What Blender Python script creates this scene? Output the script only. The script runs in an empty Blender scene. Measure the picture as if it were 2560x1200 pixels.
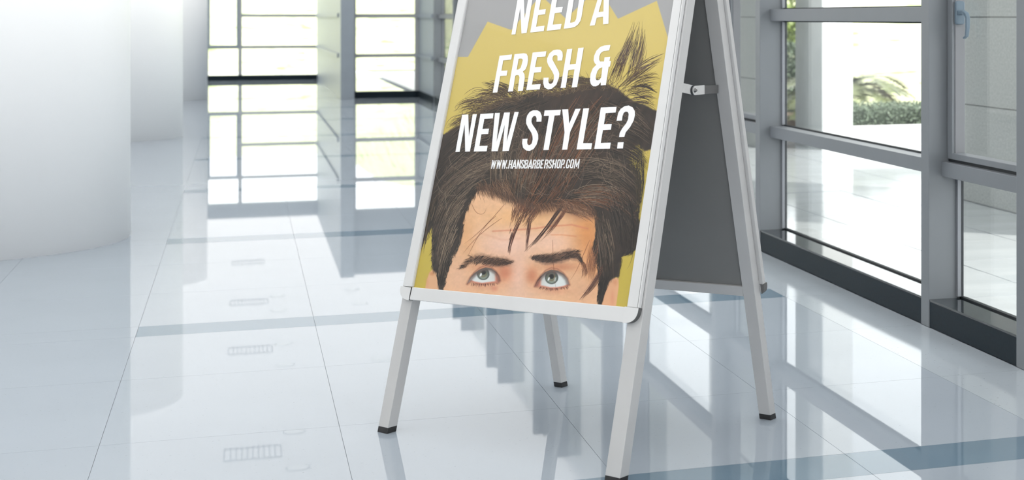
import bpy, math, random
import numpy as np
from mathutils import Vector, geometry
from mathutils.noise import noise as mnoise

random.seed(7)
RNG = np.random.default_rng(11)
SC = bpy.context.scene
COL = SC.collection

# ------------------------------------------------------------------ camera
F, CX, Y0, EYE = 3930.0, 1968.0, 43.0, 1.2          # focal length, optical axis (px of 2560x1200), eye height (m)
YAW = math.atan((CX - 605.0) / F)
SN, CS = math.sin(YAW), math.cos(YAW)
cam_d = bpy.data.cameras.new('camera')
cam = bpy.data.objects.new('camera', cam_d)
COL.objects.link(cam)
cam.location = (0, 0, EYE)
cam.rotation_euler = (math.pi / 2, 0, -YAW)
cam_d.sensor_fit = 'HORIZONTAL'
cam_d.sensor_width = 36.0
cam_d.lens = 36.0 * F / 2560.0
cam_d.shift_x = (1280.0 - CX) / 2560.0
cam_d.shift_y = -(600.0 - Y0) / 2560.0
cam_d.clip_end = 400
cam_d.dof.use_dof = True
cam_d.dof.focus_distance = 4.8
cam_d.dof.aperture_fstop = 5.2
SC.camera = cam

# ------------------------------------------------------------------ world and exposure
world = bpy.data.worlds.new('sky')
SC.world = world
world.use_nodes = True
wn = world.node_tree.nodes
bg = wn['Background']
bg.inputs[0].default_value = (0.97, 0.985, 1.0, 1)
bg.inputs[1].default_value = 2.5
sun_d = bpy.data.lights.new('sun', 'SUN')
sun_d.energy = 4.0
sun_d.angle = math.radians(2)
sun_d.color = (1.0, 0.95, 0.86)
sun = bpy.data.objects.new('sun', sun_d)
COL.objects.link(sun)
sun.location = (20, -10, 30)
sun.rotation_euler = Vector((-0.42, 0.42, -0.80)).to_track_quat('-Z', 'Y').to_euler()
SC.view_settings.view_transform = 'Standard'
SC.view_settings.look = 'None'
SC.view_settings.gamma = 1.0
SC.view_settings.use_curve_mapping = False
SC.view_settings.exposure = 0.32
SC.render.film_transparent = False

# ------------------------------------------------------------------ helpers
def lin(r, g, b, k=1.0):
    o = []
    for v in (r, g, b):
        v = v / 255.0
        o.append((v / 12.92 if v <= 0.04045 else ((v + 0.055) / 1.055) ** 2.4) * k)
    return tuple(o)

def mat(name, base, rough=0.5, metal=0.0, spec=0.5, coat=0.0, n_scale=0, n_amt=0.0, bump=0.0, b_scale=60, speck=None, aniso=None):
    m = bpy.data.materials.new(name)
    m.use_nodes = True
    nt = m.node_tree
    p = nt.nodes['Principled BSDF']
    p.inputs['Base Color'].default_value = (*base, 1)
    p.inputs['Roughness'].default_value = rough
    p.inputs['Metallic'].default_value = metal
    p.inputs['Specular IOR Level'].default_value = spec
    p.inputs['Coat Weight'].default_value = coat
    p.inputs['Coat Roughness'].default_value = 0.04
    tc = nt.nodes.new('ShaderNodeTexCoord')
    mp = nt.nodes.new('ShaderNodeMapping')
    nt.links.new(tc.outputs['Object'], mp.inputs[0])
    if aniso:
        mp.inputs['Scale'].default_value = aniso
    if n_scale:
        no = nt.nodes.new('ShaderNodeTexNoise')
        no.inputs['Scale'].default_value = n_scale
        no.inputs['Detail'].default_value = 4
        nt.links.new(mp.outputs[0], no.inputs['Vector'])
        ra = nt.nodes.new('ShaderNodeMapRange')
        ra.inputs[1].default_value = 0.25
        ra.inputs[2].default_value = 0.75
        ra.inputs[3].default_value = 1 - n_amt
        ra.inputs[4].default_value = 1 + n_amt
        nt.links.new(no.outputs[0], ra.inputs[0])
        mx = nt.nodes.new('ShaderNodeMix')
        mx.data_type = 'RGBA'
        mx.blend_type = 'MULTIPLY'
        mx.inputs[0].default_value = 1
        mx.inputs[6].default_value = (*base, 1)
        nt.links.new(ra.outputs[0], mx.inputs[7])
        last = mx.outputs[2]
        if speck:
            vo = nt.nodes.new('ShaderNodeTexNoise')
            vo.inputs['Scale'].default_value = speck[0]
            vo.inputs['Detail'].default_value = 2
            nt.links.new(mp.outputs[0], vo.inputs['Vector'])
            rr = nt.nodes.new('ShaderNodeMapRange')
            rr.inputs[1].default_value = speck[1]
            rr.inputs[2].default_value = speck[1] + 0.04
            nt.links.new(vo.outputs[0], rr.inputs[0])
            m2 = nt.nodes.new('ShaderNodeMix')
            m2.data_type = 'RGBA'
            nt.links.new(rr.outputs[0], m2.inputs[0])
            nt.links.new(last, m2.inputs[6])
            m2.inputs[7].default_value = (*speck[2], 1)
            last = m2.outputs[2]
        nt.links.new(last, p.inputs['Base Color'])
    if bump:
        nb = nt.nodes.new('ShaderNodeTexNoise')
        nb.inputs['Scale'].default_value = b_scale
        nb.inputs['Detail'].default_value = 5
        nt.links.new(mp.outputs[0], nb.inputs['Vector'])
        bu = nt.nodes.new('ShaderNodeBump')
        bu.inputs['Strength'].default_value = bump
        bu.inputs['Distance'].default_value = 0.01
        nt.links.new(nb.outputs[0], bu.inputs['Height'])
        nt.links.new(bu.outputs[0], p.inputs['Normal'])
    return m

def glass_mat(name, tint=(0.97, 0.985, 0.98), ior=1.5, k=1.0):
    m = bpy.data.materials.new(name)
    m.use_nodes = True
    nt = m.node_tree
    nt.nodes.remove(nt.nodes['Principled BSDF'])
    out = nt.nodes['Material Output']
    tr = nt.nodes.new('ShaderNodeBsdfTransparent')
    tr.inputs[0].default_value = (*tint, 1)
    gl = nt.nodes.new('ShaderNodeBsdfGlossy')
    gl.inputs['Roughness'].default_value = 0.02
    lw_ = nt.nodes.new('ShaderNodeLayerWeight')
    lw_.inputs[0].default_value = 0.5
    pw = nt.nodes.new('ShaderNodeMath')
    pw.operation = 'POWER'
    pw.inputs[1].default_value = 5.0
    nt.links.new(lw_.outputs['Facing'], pw.inputs[0])
    f0 = ((ior - 1) / (ior + 1)) ** 2
    mu = nt.nodes.new('ShaderNodeMath')
    mu.operation = 'MULTIPLY_ADD'
    mu.inputs[1].default_value = (1 - f0) * k
    mu.inputs[2].default_value = f0 * k
    nt.links.new(pw.outputs[0], mu.inputs[0])
    mi = nt.nodes.new('ShaderNodeMixShader')
    nt.links.new(mu.outputs[0], mi.inputs[0])
    nt.links.new(tr.outputs[0], mi.inputs[1])
    nt.links.new(gl.outputs[0], mi.inputs[2])
    nt.links.new(mi.outputs[0], out.inputs[0])
    return m

def tag(o, label=None, cat=None, group=None, kind=None):
    if label: o['label'] = label
    if cat: o['category'] = cat
    if group: o['group'] = group
    if kind: o['kind'] = kind
    return o

def mesh_obj(name, verts, faces, m=None, parent=None, smooth=False, bevel=0.0):
    me = bpy.data.meshes.new(name)
    me.from_pydata([tuple(map(float, v)) for v in verts], [], faces)
    me.update()
    o = bpy.data.objects.new(name, me)
    COL.objects.link(o)
    if m: me.materials.append(m)
    if parent: o.parent = parent
    if smooth:
        for p in me.polygons: p.use_smooth = True
    if bevel:
        b = o.modifiers.new('bevel', 'BEVEL')
        b.width = bevel
        b.segments = 2
        b.limit_method = 'ANGLE'
    return o

HEXF = [(0, 3, 2, 1), (4, 5, 6, 7), (0, 1, 5, 4), (1, 2, 6, 5), (2, 3, 7, 6), (3, 0, 4, 7)]

def box(name, x0, x1, y0, y1, z0, z1, m=None, parent=None, bevel=0.0):
    v = [(x0, y0, z0), (x1, y0, z0), (x1, y1, z0), (x0, y1, z0), (x0, y0, z1), (x1, y0, z1), (x1, y1, z1), (x0, y1, z1)]
    return mesh_obj(name, v, HEXF, m, parent, bevel=bevel)

def empty(name, loc=(0, 0, 0)):
    o = bpy.data.objects.new(name, None)
    COL.objects.link(o)
    o.location = loc
    return o

def multibox(name, boxes, m, parent=None, bevel=0.0):
    V, Fc = [], []
    for (x0, x1, y0, y1, z0, z1) in boxes:
        k = len(V)
        V += [(x0, y0, z0), (x1, y0, z0), (x1, y1, z0), (x0, y1, z0), (x0, y0, z1), (x1, y0, z1), (x1, y1, z1), (x0, y1, z1)]
        Fc += [tuple(i + k for i in f) for f in HEXF]
    return mesh_obj(name, V, Fc, m, parent, bevel=bevel)

def cylinder(name, c, r, z0, z1, m, parent=None, seg=64):
    V, Fc = [], []
    for i in range(seg):
        a = 2 * math.pi * i / seg
        V += [(c[0] + r * math.cos(a), c[1] + r * math.sin(a), z0), (c[0] + r * math.cos(a), c[1] + r * math.sin(a), z1)]
    for i in range(seg):
        j = (i + 1) % seg
        Fc.append((2 * i, 2 * j, 2 * j + 1, 2 * i + 1))
    Fc.append(tuple(2 * i for i in range(seg))[::-1])
    Fc.append(tuple(2 * i + 1 for i in range(seg)))
    o = mesh_obj(name, V, Fc, m, parent)
    for p in o.data.polygons:
        p.use_smooth = len(p.vertices) == 4
    return o

# ------------------------------------------------------------------ materials
M = {}
M['tile'] = mat('white_tile', (0.330, 0.375, 0.425), 0.015, spec=0.17, n_scale=2.2, n_amt=0.02, speck=(95, 0.70, (0.27, 0.30, 0.33)))
M['stripe'] = mat('blue_grey_tile', (0.135, 0.200, 0.258), 0.015, spec=0.17, n_scale=3, n_amt=0.03)
M['border'] = mat('border_tile', (0.39, 0.435, 0.475), 0.08, spec=0.17, n_scale=3, n_amt=0.03, speck=(80, 0.68, (0.28, 0.31, 0.32)))
M['grout'] = mat('grout', (0.27, 0.30, 0.33), 0.7, n_scale=30, n_amt=0.1)
M['white'] = mat('white_paint', (0.84, 0.84, 0.83), 0.55, n_scale=1.5, n_amt=0.015)
M['colpaint'] = mat('column_plaster', (0.95, 0.95, 0.95), 0.45, n_scale=1.2, n_amt=0.02, bump=0.02, b_scale=20)
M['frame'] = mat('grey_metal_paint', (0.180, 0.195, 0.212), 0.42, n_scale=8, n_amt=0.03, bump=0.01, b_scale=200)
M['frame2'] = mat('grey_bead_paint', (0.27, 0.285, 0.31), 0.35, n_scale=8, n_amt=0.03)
M['far_rail'] = mat('glare_paled_frame_paint', (0.40, 0.415, 0.42), 0.4, n_scale=8, n_amt=0.03)  # frame grey lightened so the colour carries the glare on the far rails
M['far_post'] = mat('glare_paled_post_paint', (0.29, 0.33, 0.37), 0.4, n_scale=8, n_amt=0.03)  # frame grey lightened likewise, background glare put into far posts and walls
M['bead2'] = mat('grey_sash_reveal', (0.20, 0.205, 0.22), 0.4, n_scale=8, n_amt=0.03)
M['gasket'] = mat('black_rubber', (0.012, 0.016, 0.02), 0.6, n_scale=40, n_amt=0.1)
M['sill'] = mat('dark_sill_face', (0.010, 0.018, 0.025), 0.45, spec=0.12, n_scale=80, n_amt=0.15)
M['sill_top'] = mat('polished_black_granite', (0.012, 0.018, 0.022), 0.03, spec=0.9, n_scale=80, n_amt=0.2)
M['glass'] = glass_mat('window_glass')
M['handle'] = mat('blue_grey_handle', (0.12, 0.17, 0.215), 0.38, n_scale=20, n_amt=0.03)
M['granite'] = mat('grey_granite', (0.42, 0.43, 0.42), 0.55, n_scale=70, n_amt=0.22, bump=0.05, b_scale=150, speck=(160, 0.64, (0.22, 0.225, 0.23)))
M['granite_dk'] = mat('granite_joint', (0.13, 0.13, 0.13), 0.8, n_scale=40, n_amt=0.1)
M['paving'] = mat('pale_paving', (0.50, 0.525, 0.55), 0.10, n_scale=1.6, n_amt=0.10, aniso=(1, 3, 1))
M['paving_joint'] = mat('paving_joint', (0.36, 0.37, 0.38), 0.6, n_scale=30, n_amt=0.1)
M['shadeplaster'] = mat('shaded_side_plaster', (0.50, 0.52, 0.52), 0.6, n_scale=6, n_amt=0.06)
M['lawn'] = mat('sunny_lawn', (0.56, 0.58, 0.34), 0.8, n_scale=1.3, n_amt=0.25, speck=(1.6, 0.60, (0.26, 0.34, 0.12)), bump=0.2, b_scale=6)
M['leaf'] = mat('hedge_leaf', (0.17, 0.22, 0.15), 0.5, n_scale=14, n_amt=0.45)
M['leaf2'] = mat('shrub_leaf', (0.24, 0.30, 0.10), 0.5, n_scale=9, n_amt=0.4)
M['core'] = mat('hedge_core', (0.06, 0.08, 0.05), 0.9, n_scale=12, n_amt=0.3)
M['frond'] = mat('palm_frond', (0.13, 0.15, 0.06), 0.4, n_scale=10, n_amt=0.35)
M['trunk'] = mat('palm_trunk', (0.16, 0.11, 0.07), 0.9, n_scale=30, n_amt=0.4, bump=0.5, b_scale=30)
M['alu'] = mat('brushed_aluminium', (0.52, 0.52, 0.52), 0.42, metal=0.15, spec=0.5, n_scale=9, n_amt=0.03, bump=0.01, b_scale=120)
M['alu_front'] = mat('satin_aluminium_face', (0.66, 0.66, 0.66), 0.34, metal=0.15, n_scale=9, n_amt=0.03)
M['corner'] = mat('silver_plastic', (0.68, 0.68, 0.68), 0.3, metal=0.2, n_scale=15, n_amt=0.03)
M['capbody'] = mat('dark_grey_plastic', (0.10, 0.10, 0.10), 0.35, n_scale=15, n_amt=0.05)
M['rubber'] = mat('black_foot', (0.02, 0.02, 0.021), 0.55, n_scale=40, n_amt=0.15)
M['backing'] = mat('grey_backing_board', (0.19, 0.19, 0.19), 0.55, n_scale=5, n_amt=0.03)
M['steel'] = mat('hinge_steel', (0.62, 0.62, 0.62), 0.3, metal=0.6, n_scale=40, n_amt=0.05)
M['rivet'] = mat('dark_rivet', (0.16, 0.16, 0.16), 0.25, metal=0.8, n_scale=60, n_amt=0.05)
M['strapdk'] = mat('dark_strap', (0.10, 0.10, 0.10), 0.5, n_scale=30, n_amt=0.05)
M['vent'] = mat('vent_paint', (0.62, 0.63, 0.64), 0.5, n_scale=20, n_amt=0.03)
M['dark'] = mat('duct_shade', (0.45, 0.46, 0.47), 0.8, n_scale=10, n_amt=0.1)
def fill_ceiling():  # translucency added to brighten the lobby; the actual ceiling is opaque white
    m = bpy.data.materials.new('translucent_fill_ceiling')
    m.use_nodes = True
    nt = m.node_tree
    nt.nodes.remove(nt.nodes['Principled BSDF'])
    tl = nt.nodes.new('ShaderNodeBsdfTranslucent'); tl.inputs[0].default_value = (0.685, 0.685, 0.685, 1)
    df = nt.nodes.new('ShaderNodeBsdfDiffuse'); df.inputs[0].default_value = (0.8, 0.8, 0.8, 1)
    no = nt.nodes.new('ShaderNodeTexNoise'); no.inputs['Scale'].default_value = 0.6
    ra = nt.nodes.new('ShaderNodeMapRange'); ra.inputs[3].default_value = 0.12; ra.inputs[4].default_value = 0.16
    mi = nt.nodes.new('ShaderNodeMixShader')
    nt.links.new(no.outputs[0], ra.inputs[0]); nt.links.new(ra.outputs[0], mi.inputs[0])
    nt.links.new(tl.outputs[0], mi.inputs[1]); nt.links.new(df.outputs[0], mi.inputs[2])
    nt.links.new(mi.outputs[0], nt.nodes['Material Output'].inputs[0])
    return m
M['fill_ceiling'] = fill_ceiling()
M['cover'] = glass_mat('clear_cover_sheet', (1, 1, 1), 1.38, 0.8)

# ------------------------------------------------------------------ floor: slab, tiles, dark stripes
XW = 2.51                                     # room face of the window wall
floor = box('floor', -3.6, XW + 0.02, -5.0, 32.0, -0.20, -0.0022, M['grout'])
tag(floor, 'glossy white tiled lobby floor crossed by blue-grey stripes', 'floor', kind='structure')
XJ = [-2.98, -2.33, -1.68, -1.03, -0.378, 0.270, 0.9195, 1.5645, 2.203, XW]
PER = 2.548
G = 0.0006
tile_cache = {}
def tile(name, x0, x1, y0, y1, m):
    key = (round(x1 - x0, 3), round(y1 - y0, 3), m.name)
    if key not in tile_cache:
        w, d = x1 - x0 - 2 * G, y1 - y0 - 2 * G
        o = box(name, -w / 2, w / 2, -d / 2, d / 2, -0.012, 0, m)
        tile_cache[key] = o.data
    else:
        o = bpy.data.objects.new(name, tile_cache[key])
        COL.objects.link(o)
    o.parent = floor
    o.location = ((x0 + x1) / 2, (y0 + y1) / 2, 0)
    return o
YTILE = 16.7
for k in range(-2, 5):
    ys = 3.825 + PER * k
    rows = [(ys, ys + 0.207, True), (ys + 0.207, ys + 0.965, False), (ys + 0.965, ys + 1.80, False), (ys + 1.80, ys + PER, False)]
    for (a, b, st) in rows:
        if a > YTILE: continue
        for i in range(len(XJ) - 1):
            x0, x1 = XJ[i], XJ[i + 1]
            if i == len(XJ) - 2:
                tile('border_tile', x0, x1, a, b, M['border'])
            elif st and i >= 4:
                tile('stripe_tile', x0, x1, a, b, M['stripe'])
            else:
                tile('floor_tile', x0, x1, a, b, M['tile'])
YT = 3.825 + PER * 5
box('far_tile_field', -3.6, XW, YT, 32.0, -0.012, 0, M['tile'], floor)
for k in range(5, 11):
    ys = 3.825 + PER * k
    box('far_stripe', -0.378, 2.203, ys, ys + 0.207, -0.004, 0.0006, M['stripe'], floor)

# ------------------------------------------------------------------ ceiling, translucent as an added soft light, with lamps and vents
CZ = 2.62
ZT = 2.6
ceil = box('ceiling', -3.6, 2.66, -5.0, 32.2, CZ, CZ + 0.02, M['fill_ceiling'])
tag(ceil, 'flat white ceiling, made translucent as an added soft light over the lobby', 'ceiling', kind='structure')
box('sun_block_slab', 2.68, 4.05, -5.0, 32.2, ZT, ZT + 0.12, M['white'], ceil)  # unseen slab added outside to keep direct sun off the lobby floor

wl = box('wall_left', -3.8, -3.6, -5.0, 32.2, -0.2, CZ + 0.25, M['white'])
tag(wl, 'plain white wall behind the round columns', 'wall', kind='structure')

lampm = bpy.data.materials.new('lamp_glow')
lampm.use_nodes = True
lp = lampm.node_tree.nodes['Principled BSDF']
lp.inputs['Base Color'].default_value = (0.9, 0.9, 0.88, 1)
lp.inputs['Emission Color'].default_value = (1, 0.97, 0.92, 1)
lp.inputs['Emission Strength'].default_value = 1.0
lamp_spots = [(0.448, 13.95), (0.453, 15.17), (0.45, 18.13), (0.455, 19.29), (0.45, 21.5), (0.46, 22.63), (1.457, 18.06), (1.486, 21.67), (1.457, 22.82)]
names_y = ['nearest', 'second', 'third', 'fourth', 'fifth', 'sixth', 'seventh', 'eighth', 'ninth']
for i, (x, y) in enumerate(lamp_spots):
    r = empty('ceiling_downlight', (x, y, CZ))
    row = 'row nearer the columns' if x < 1 else 'row nearer the window wall'
    n = i if x < 1 else i - 6
    tag(r, 'small round recessed ceiling downlight, %s of the %s' % (names_y[n], row), 'lamp', 'downlights in the far ceiling')
    V, Fc = [], []
    for s in range(32):
        a = 2 * math.pi * s / 32
        for rr, zz in ((0.10, 0.0), (0.10, -0.006), (0.092, -0.006), (0.092, 0.0)):
            V.append((rr * math.cos(a), rr * math.sin(a), zz))
    for s in range(32):
        t = (s + 1) % 32
        for q in range(4):
            Fc.append((4 * s + q, 4 * t + q, 4 * t + (q + 1) % 4, 4 * s + (q + 1) % 4))
    mesh_obj('trim_ring', V, Fc, M['vent'], r)
    cylinder('lamp_disc', (0, 0), 0.091, -0.006, 0.0, lampm, r, 32)
for i, y in enumerate((14.53, 19.04, 22.25, 25.87)):
    r = empty('ceiling_vent', (0.09, y, CZ))
    tag(r, 'rectangular white slatted ceiling vent, %s along the hall' % ('nearest', 'second', 'third', 'farthest')[i], 'vent', 'air vents in the far ceiling')
    multibox('frame', [(-0.24, 0.24, -0.197, -0.19, -0.01, 0), (-0.24, 0.24, 0.19, 0.197, -0.01, 0), (-0.24, -0.233, -0.19, 0.19, -0.01, 0), (0.233, 0.24, -0.19, 0.19, -0.01, 0)], M['vent'], r)
    s0 = None
    for s in range(9):
        if s0 is None:
            s0 = box('slat', -0.003, 0.003, -0.19, 0.19, -0.018, -0.006, M['vent'], r)
            so = s0
        else:
            so = s0.copy()
            COL.objects.link(so)
        so.parent = r
        so.location = (-0.184 + 0.046 * s, 0, 0)

# ------------------------------------------------------------------ round columns
colpos = [(-1.402, 9.37), (-1.385, 17.0), (-1.30, 24.6)]
clab = ['nearest big round white column at the left edge of the lobby', 'middle round white column behind the nearest one', 'farthest round white column beside the far window']
for (c, l) in zip(colpos, clab):
    h = CZ - 0.001
    o = cylinder('round_column', c, 0.82, 0.0, h, M['colpaint'], None, 128)
    tag(o, l, 'column', 'row of round white columns')

# ------------------------------------------------------------------ window wall on the right
XR, XG0 = 2.564, 2.645                         # rail face, glass
RAILS = [(0.583, 0.640), (1.181, 1.241)]
win_n = [0]
trim_n = [0]
def post(ya, yb, label):
    trim_n[0] += 1
    r = empty('trim_%d' % trim_n[0], (XW, (ya + yb) / 2, 0))
    tag(r, label, 'window post', kind='structure')
    d = (yb - ya) / 2
    box('post_body', 0, 0.122, -d, d, 0, ZT, M['frame'], r, 0.002)
    box('post_nose', 0.122, 0.150, -d * 0.8, d * 0.8, 0, ZT, M['frame'], r)
    return r

def beads(r, ya, yb, z0, z1):
    for (a, b) in ((yb - 0.014, yb), (ya, ya + 0.014)):
        box('glazing_bead', XW + 0.117, XW + 0.133, a, b, z0, z1, M['frame2'], r, 0.001)
        box('gasket', XW + 0.133, XW + 0.141, a - 0.002, b + 0.002, z0, z1, M['gasket'], r)

def wide_window(ya, yb, label, label_glass=True):
    win_n[0] += 1
    r = empty('window_%d' % win_n[0], (0, 0, 0))
    tag(r, label, 'window', kind='structure')
    box('sill', XW + 0.004, XG0 + 0.03, ya, yb, 0.0, 0.100, M['sill'], r, 0.002)
    box('sill_top', XW + 0.003, XG0 + 0.03, ya, yb, 0.100, 0.108, M['sill_top'], r, 0.001)
    box('sill_gasket', XG0 - 0.004, XG0 + 0.012, ya, yb, 0.108, 0.114, M['gasket'], r)
    for (a, b) in RAILS:
        box('rail', XR, XG0 - 0.006, ya + 0.003, yb - 0.001, a, b, M['frame'], r, 0.0015)
        box('rail_gasket', XG0 - 0.006, XG0 + 0.01, ya, yb, a - 0.006, b + 0.006, M['gasket'], r)
    zs = [0.114, RAILS[0][0] - 0.006, RAILS[0][1] + 0.006, RAILS[1][0] - 0.006, RAILS[1][1] + 0.006, ZT]
    for i in range(3):
        beads(r, ya, yb, zs[2 * i], zs[2 * i + 1])
        box('glass_pane', XG0 - 0.002, XG0 + 0.006, ya + 0.004, yb - 0.004, zs[2 * i], zs[2 * i + 1], M['glass'], r)
    return r

def casement(ya, yb, label, handle=True):
    win_n[0] += 1
    r = empty('window_%d' % win_n[0], (0, 0, 0))
    tag(r, label, 'window', kind='structure')
    box('sill', XW + 0.004, XG0 + 0.03, ya, yb, 0.0, 0.100, M['sill'], r, 0.002)
    box('sill_top', XW + 0.003, XG0 + 0.03, ya, yb, 0.100, 0.108, M['sill_top'], r, 0.001)
    box('sill_gasket', XG0 - 0.004, XG0 + 0.012, ya, yb, 0.108, 0.114, M['gasket'], r)
    box('rail', XR, XG0 - 0.006, ya + 0.003, yb - 0.001, 0.583, 0.640, M['frame'], r, 0.0015)
    box('rail_gasket', XG0 - 0.006, XG0 + 0.01, ya, yb, 0.577, 0.646, M['gasket'], r)
    beads(r, ya, yb, 0.114, 0.577)
    box('glass_pane', XG0 - 0.002, XG0 + 0.006, ya + 0.004, yb - 0.004, 0.114, 0.577, M['glass'], r)
    # opening sash
    zb = 0.652
    box('sash_gap', XR + 0.03, XG0, ya, yb, 0.640, zb, M['gasket'], r)
    xs = 2.585
    st = 0.044
    for (a, b) in ((yb - 0.008 - st, yb - 0.008), (ya + 0.008, ya + 0.008 + st)):
        sash = box('sash_stile', xs, xs + 0.055, a, b, zb, ZT, M['frame'], r, 0.002)
        box('shadow_gap', xs + 0.012, xs + 0.06, b if b > (ya + yb) / 2 else a - 0.008, b + 0.008 if b > (ya + yb) / 2 else a, zb, ZT, M['gasket'], r)
    box('sash_rail', xs, xs + 0.055, ya + 0.008 + st, yb - 0.008 - st, zb, zb + 0.024, M['frame'], r, 0.002)
    box('glazing_bead', xs + 0.012, xs + 0.052, yb - 0.0085 - st - 0.004, yb - 0.008 - st, zb + 0.024, ZT, M['bead2'], r)
    box('glass_pane', xs + 0.05, xs + 0.056, ya + 0.052, yb - 0.052, zb + 0.02, ZT, M['glass'], r)
    if handle:
        yh = yb - 0.012 - st - 0.0005                 # plate on the reveal facing the room's near end
        h = empty('sash_handle', (0, 0, 0))
        h.parent = r
        V, Fc = [], []
        x0, x1, z0, z1, rr = 2.592, 2.628, 1.172, 1.262, 0.008
        pts = []
        for (cx, cz, a0) in ((x1 - rr, z0 + rr, -90), (x1 - rr, z1 - rr, 0), (x0 + rr, z1 - rr, 90), (x0 + rr, z0 + rr, 180)):
            for q in range(5):
                a = math.radians(a0 + 22.5 * q)
                pts.append((cx + rr * math.cos(a), cz + rr * math.sin(a)))
        n = len(pts)
        V = [(p[0], yh, p[1]) for p in pts] + [(p[0], yh - 0.018, p[1]) for p in pts]
        Fc = [tuple(range(n)), tuple(range(2 * n - 1, n - 1, -1))] + [(i, i + n, (i + 1) % n + n, (i + 1) % n) for i in range(n)]
        mesh_obj('handle_plate', V, Fc, M['handle'], h, bevel=0.003)
        # lever: neck out of the plate, then a flat grip hanging down with a small hook
        xa, xb = 2.607, 2.622
        V, Fc = [], []
        path = [((2.606, yh - 0.012, 1.216), 0.016, 0.011), ((2.606, yh - 0.052, 1.218), 0.016, 0.011), ((2.611, yh - 0.066, 1.212), 0.017, 0.010),
                ((2.615, yh - 0.069, 1.200), 0.017, 0.008), ((2.615, yh - 0.069, 1.160), 0.016, 0.008), ((2.613, yh - 0.066, 1.128), 0.014, 0.007), ((2.608, yh - 0.052, 1.119), 0.012, 0.005)]
        tang = []
        for i, (p, w, t) in enumerate(path):
            a = Vector(path[max(i - 1, 0)][0]); b = Vector(path[min(i + 1, len(path) - 1)][0])
            d = (b - a).normalized()
            sx = Vector((1, 0, 0))
            up = d.cross(sx).normalized()
            c = Vector(p)
            for (u_, v_) in ((-1, -1), (1, -1), (1, 1), (-1, 1)):
                V.append(c + sx * (w / 2 * u_) + up * (t * v_ * 0.8))
        for i in range(len(path) - 1):
            for q in range(4):
                Fc.append((4 * i + q, 4 * i + (q + 1) % 4, 4 * i + 4 + (q + 1) % 4, 4 * i + 4 + q))
        Fc += [(3, 2, 1, 0), tuple(4 * (len(path) - 1) + q for q in range(4))]
        mesh_obj('handle_lever', V, Fc, M['handle'], h, bevel=0.003)
        h['label'] = 'blue-grey lever handle hanging down on its plate'
    return r

PW, NW, WW = 0.074, 0.727, 2.025
P2a = 5.566
pos = {}
y = P2a - NW - PW                              # near edge of the post at the right frame edge
post(y, y + PW, 'grey metal window post at the far right edge of the photo')
casement(y + PW, y + PW + NW, 'narrow grey casement window with lever handle at the right')
post(P2a, P2a + PW, 'grey metal window post between the wide window and the handle casement')
wide_window(P2a + PW, P2a + PW + WW, 'wide window with garden view right of the sign')
y = P2a + PW + WW
post(y, y + PW, 'grey metal window post just right of the sign board')
casement(y + PW, y + PW + NW, 'narrow casement window half hidden behind the sign', False)
y = y + PW + NW
words = ['second', 'third', 'fourth', 'fifth', 'sixth']
k = 0
while y < 21.0:
    post(y, y + PW, 'grey window post behind the sign, %s pair, near one' % words[k])
    wide_window(y + PW, y + PW + WW, 'wide window farther along the wall behind the sign, %s from the right' % words[k])
    y += PW + WW
    post(y, y + PW, 'grey window post behind the sign, %s pair, far one' % words[k])
    if y + PW + NW > 22.0: break
    casement(y + PW, y + PW + NW, 'narrow casement farther along the wall behind the sign, %s of these' % words[k], False)
    y += PW + NW
    k += 1
# unseen solid wall added past the frame edge to cut window light on the sign
yb = P2a - NW - PW
we = box('wall_light_block', XW, XW + 0.16, -5.0, yb, 0, CZ, M['white'])
tag(we, 'plain white unseen wall added beyond the right frame edge to block window light', 'wall', kind='structure')

# solid return wall up to the stepped front, then the stepped far front
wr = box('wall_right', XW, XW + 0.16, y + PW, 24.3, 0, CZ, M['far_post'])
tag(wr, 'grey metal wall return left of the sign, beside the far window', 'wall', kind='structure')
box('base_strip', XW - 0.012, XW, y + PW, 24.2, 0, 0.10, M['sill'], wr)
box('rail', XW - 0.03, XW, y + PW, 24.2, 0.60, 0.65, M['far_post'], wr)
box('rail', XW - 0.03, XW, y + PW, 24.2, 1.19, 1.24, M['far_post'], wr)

def far_window(n, x0, x1, yy, rails, mull, ztop, label, sash=None):
    r = empty('window_%d' % n, (0, 0, 0))
    tag(r, label, 'window', kind='structure')
    box('sill', x0, x1, yy - 0.10, yy + 0.05, 0, 0.095, M['sill'], r)
    for (z0, z1, xa, xb) in rails:
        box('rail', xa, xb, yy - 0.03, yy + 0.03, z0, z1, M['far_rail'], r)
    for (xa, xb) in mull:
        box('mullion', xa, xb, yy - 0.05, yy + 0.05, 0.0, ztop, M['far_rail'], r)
    if sash:
        a, b, z0, z1 = sash
        t = 0.05
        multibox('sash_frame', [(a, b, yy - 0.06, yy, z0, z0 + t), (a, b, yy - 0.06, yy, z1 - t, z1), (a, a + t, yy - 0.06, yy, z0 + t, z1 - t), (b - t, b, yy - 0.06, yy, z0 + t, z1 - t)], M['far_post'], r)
    xs = sorted([x0] + [v for m_ in mull for v in m_] + [x1])
    for i in range(0, len(xs) - 1, 2):
        box('glass_pane', xs[i], xs[i + 1], yy + 0.002, yy + 0.01, 0.095, ztop, M['glass'], r)
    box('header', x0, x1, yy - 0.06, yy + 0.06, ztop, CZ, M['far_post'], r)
    return r
nw = win_n[0]
YA, YB = 31.7, 24.2
X2 = 1.37
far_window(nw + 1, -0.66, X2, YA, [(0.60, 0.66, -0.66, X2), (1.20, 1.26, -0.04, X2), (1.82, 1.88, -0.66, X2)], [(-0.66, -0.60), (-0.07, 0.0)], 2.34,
           'farthest bright window between the columns and the grey return wall', (-0.62, -0.05, 0.62, 1.86))
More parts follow.
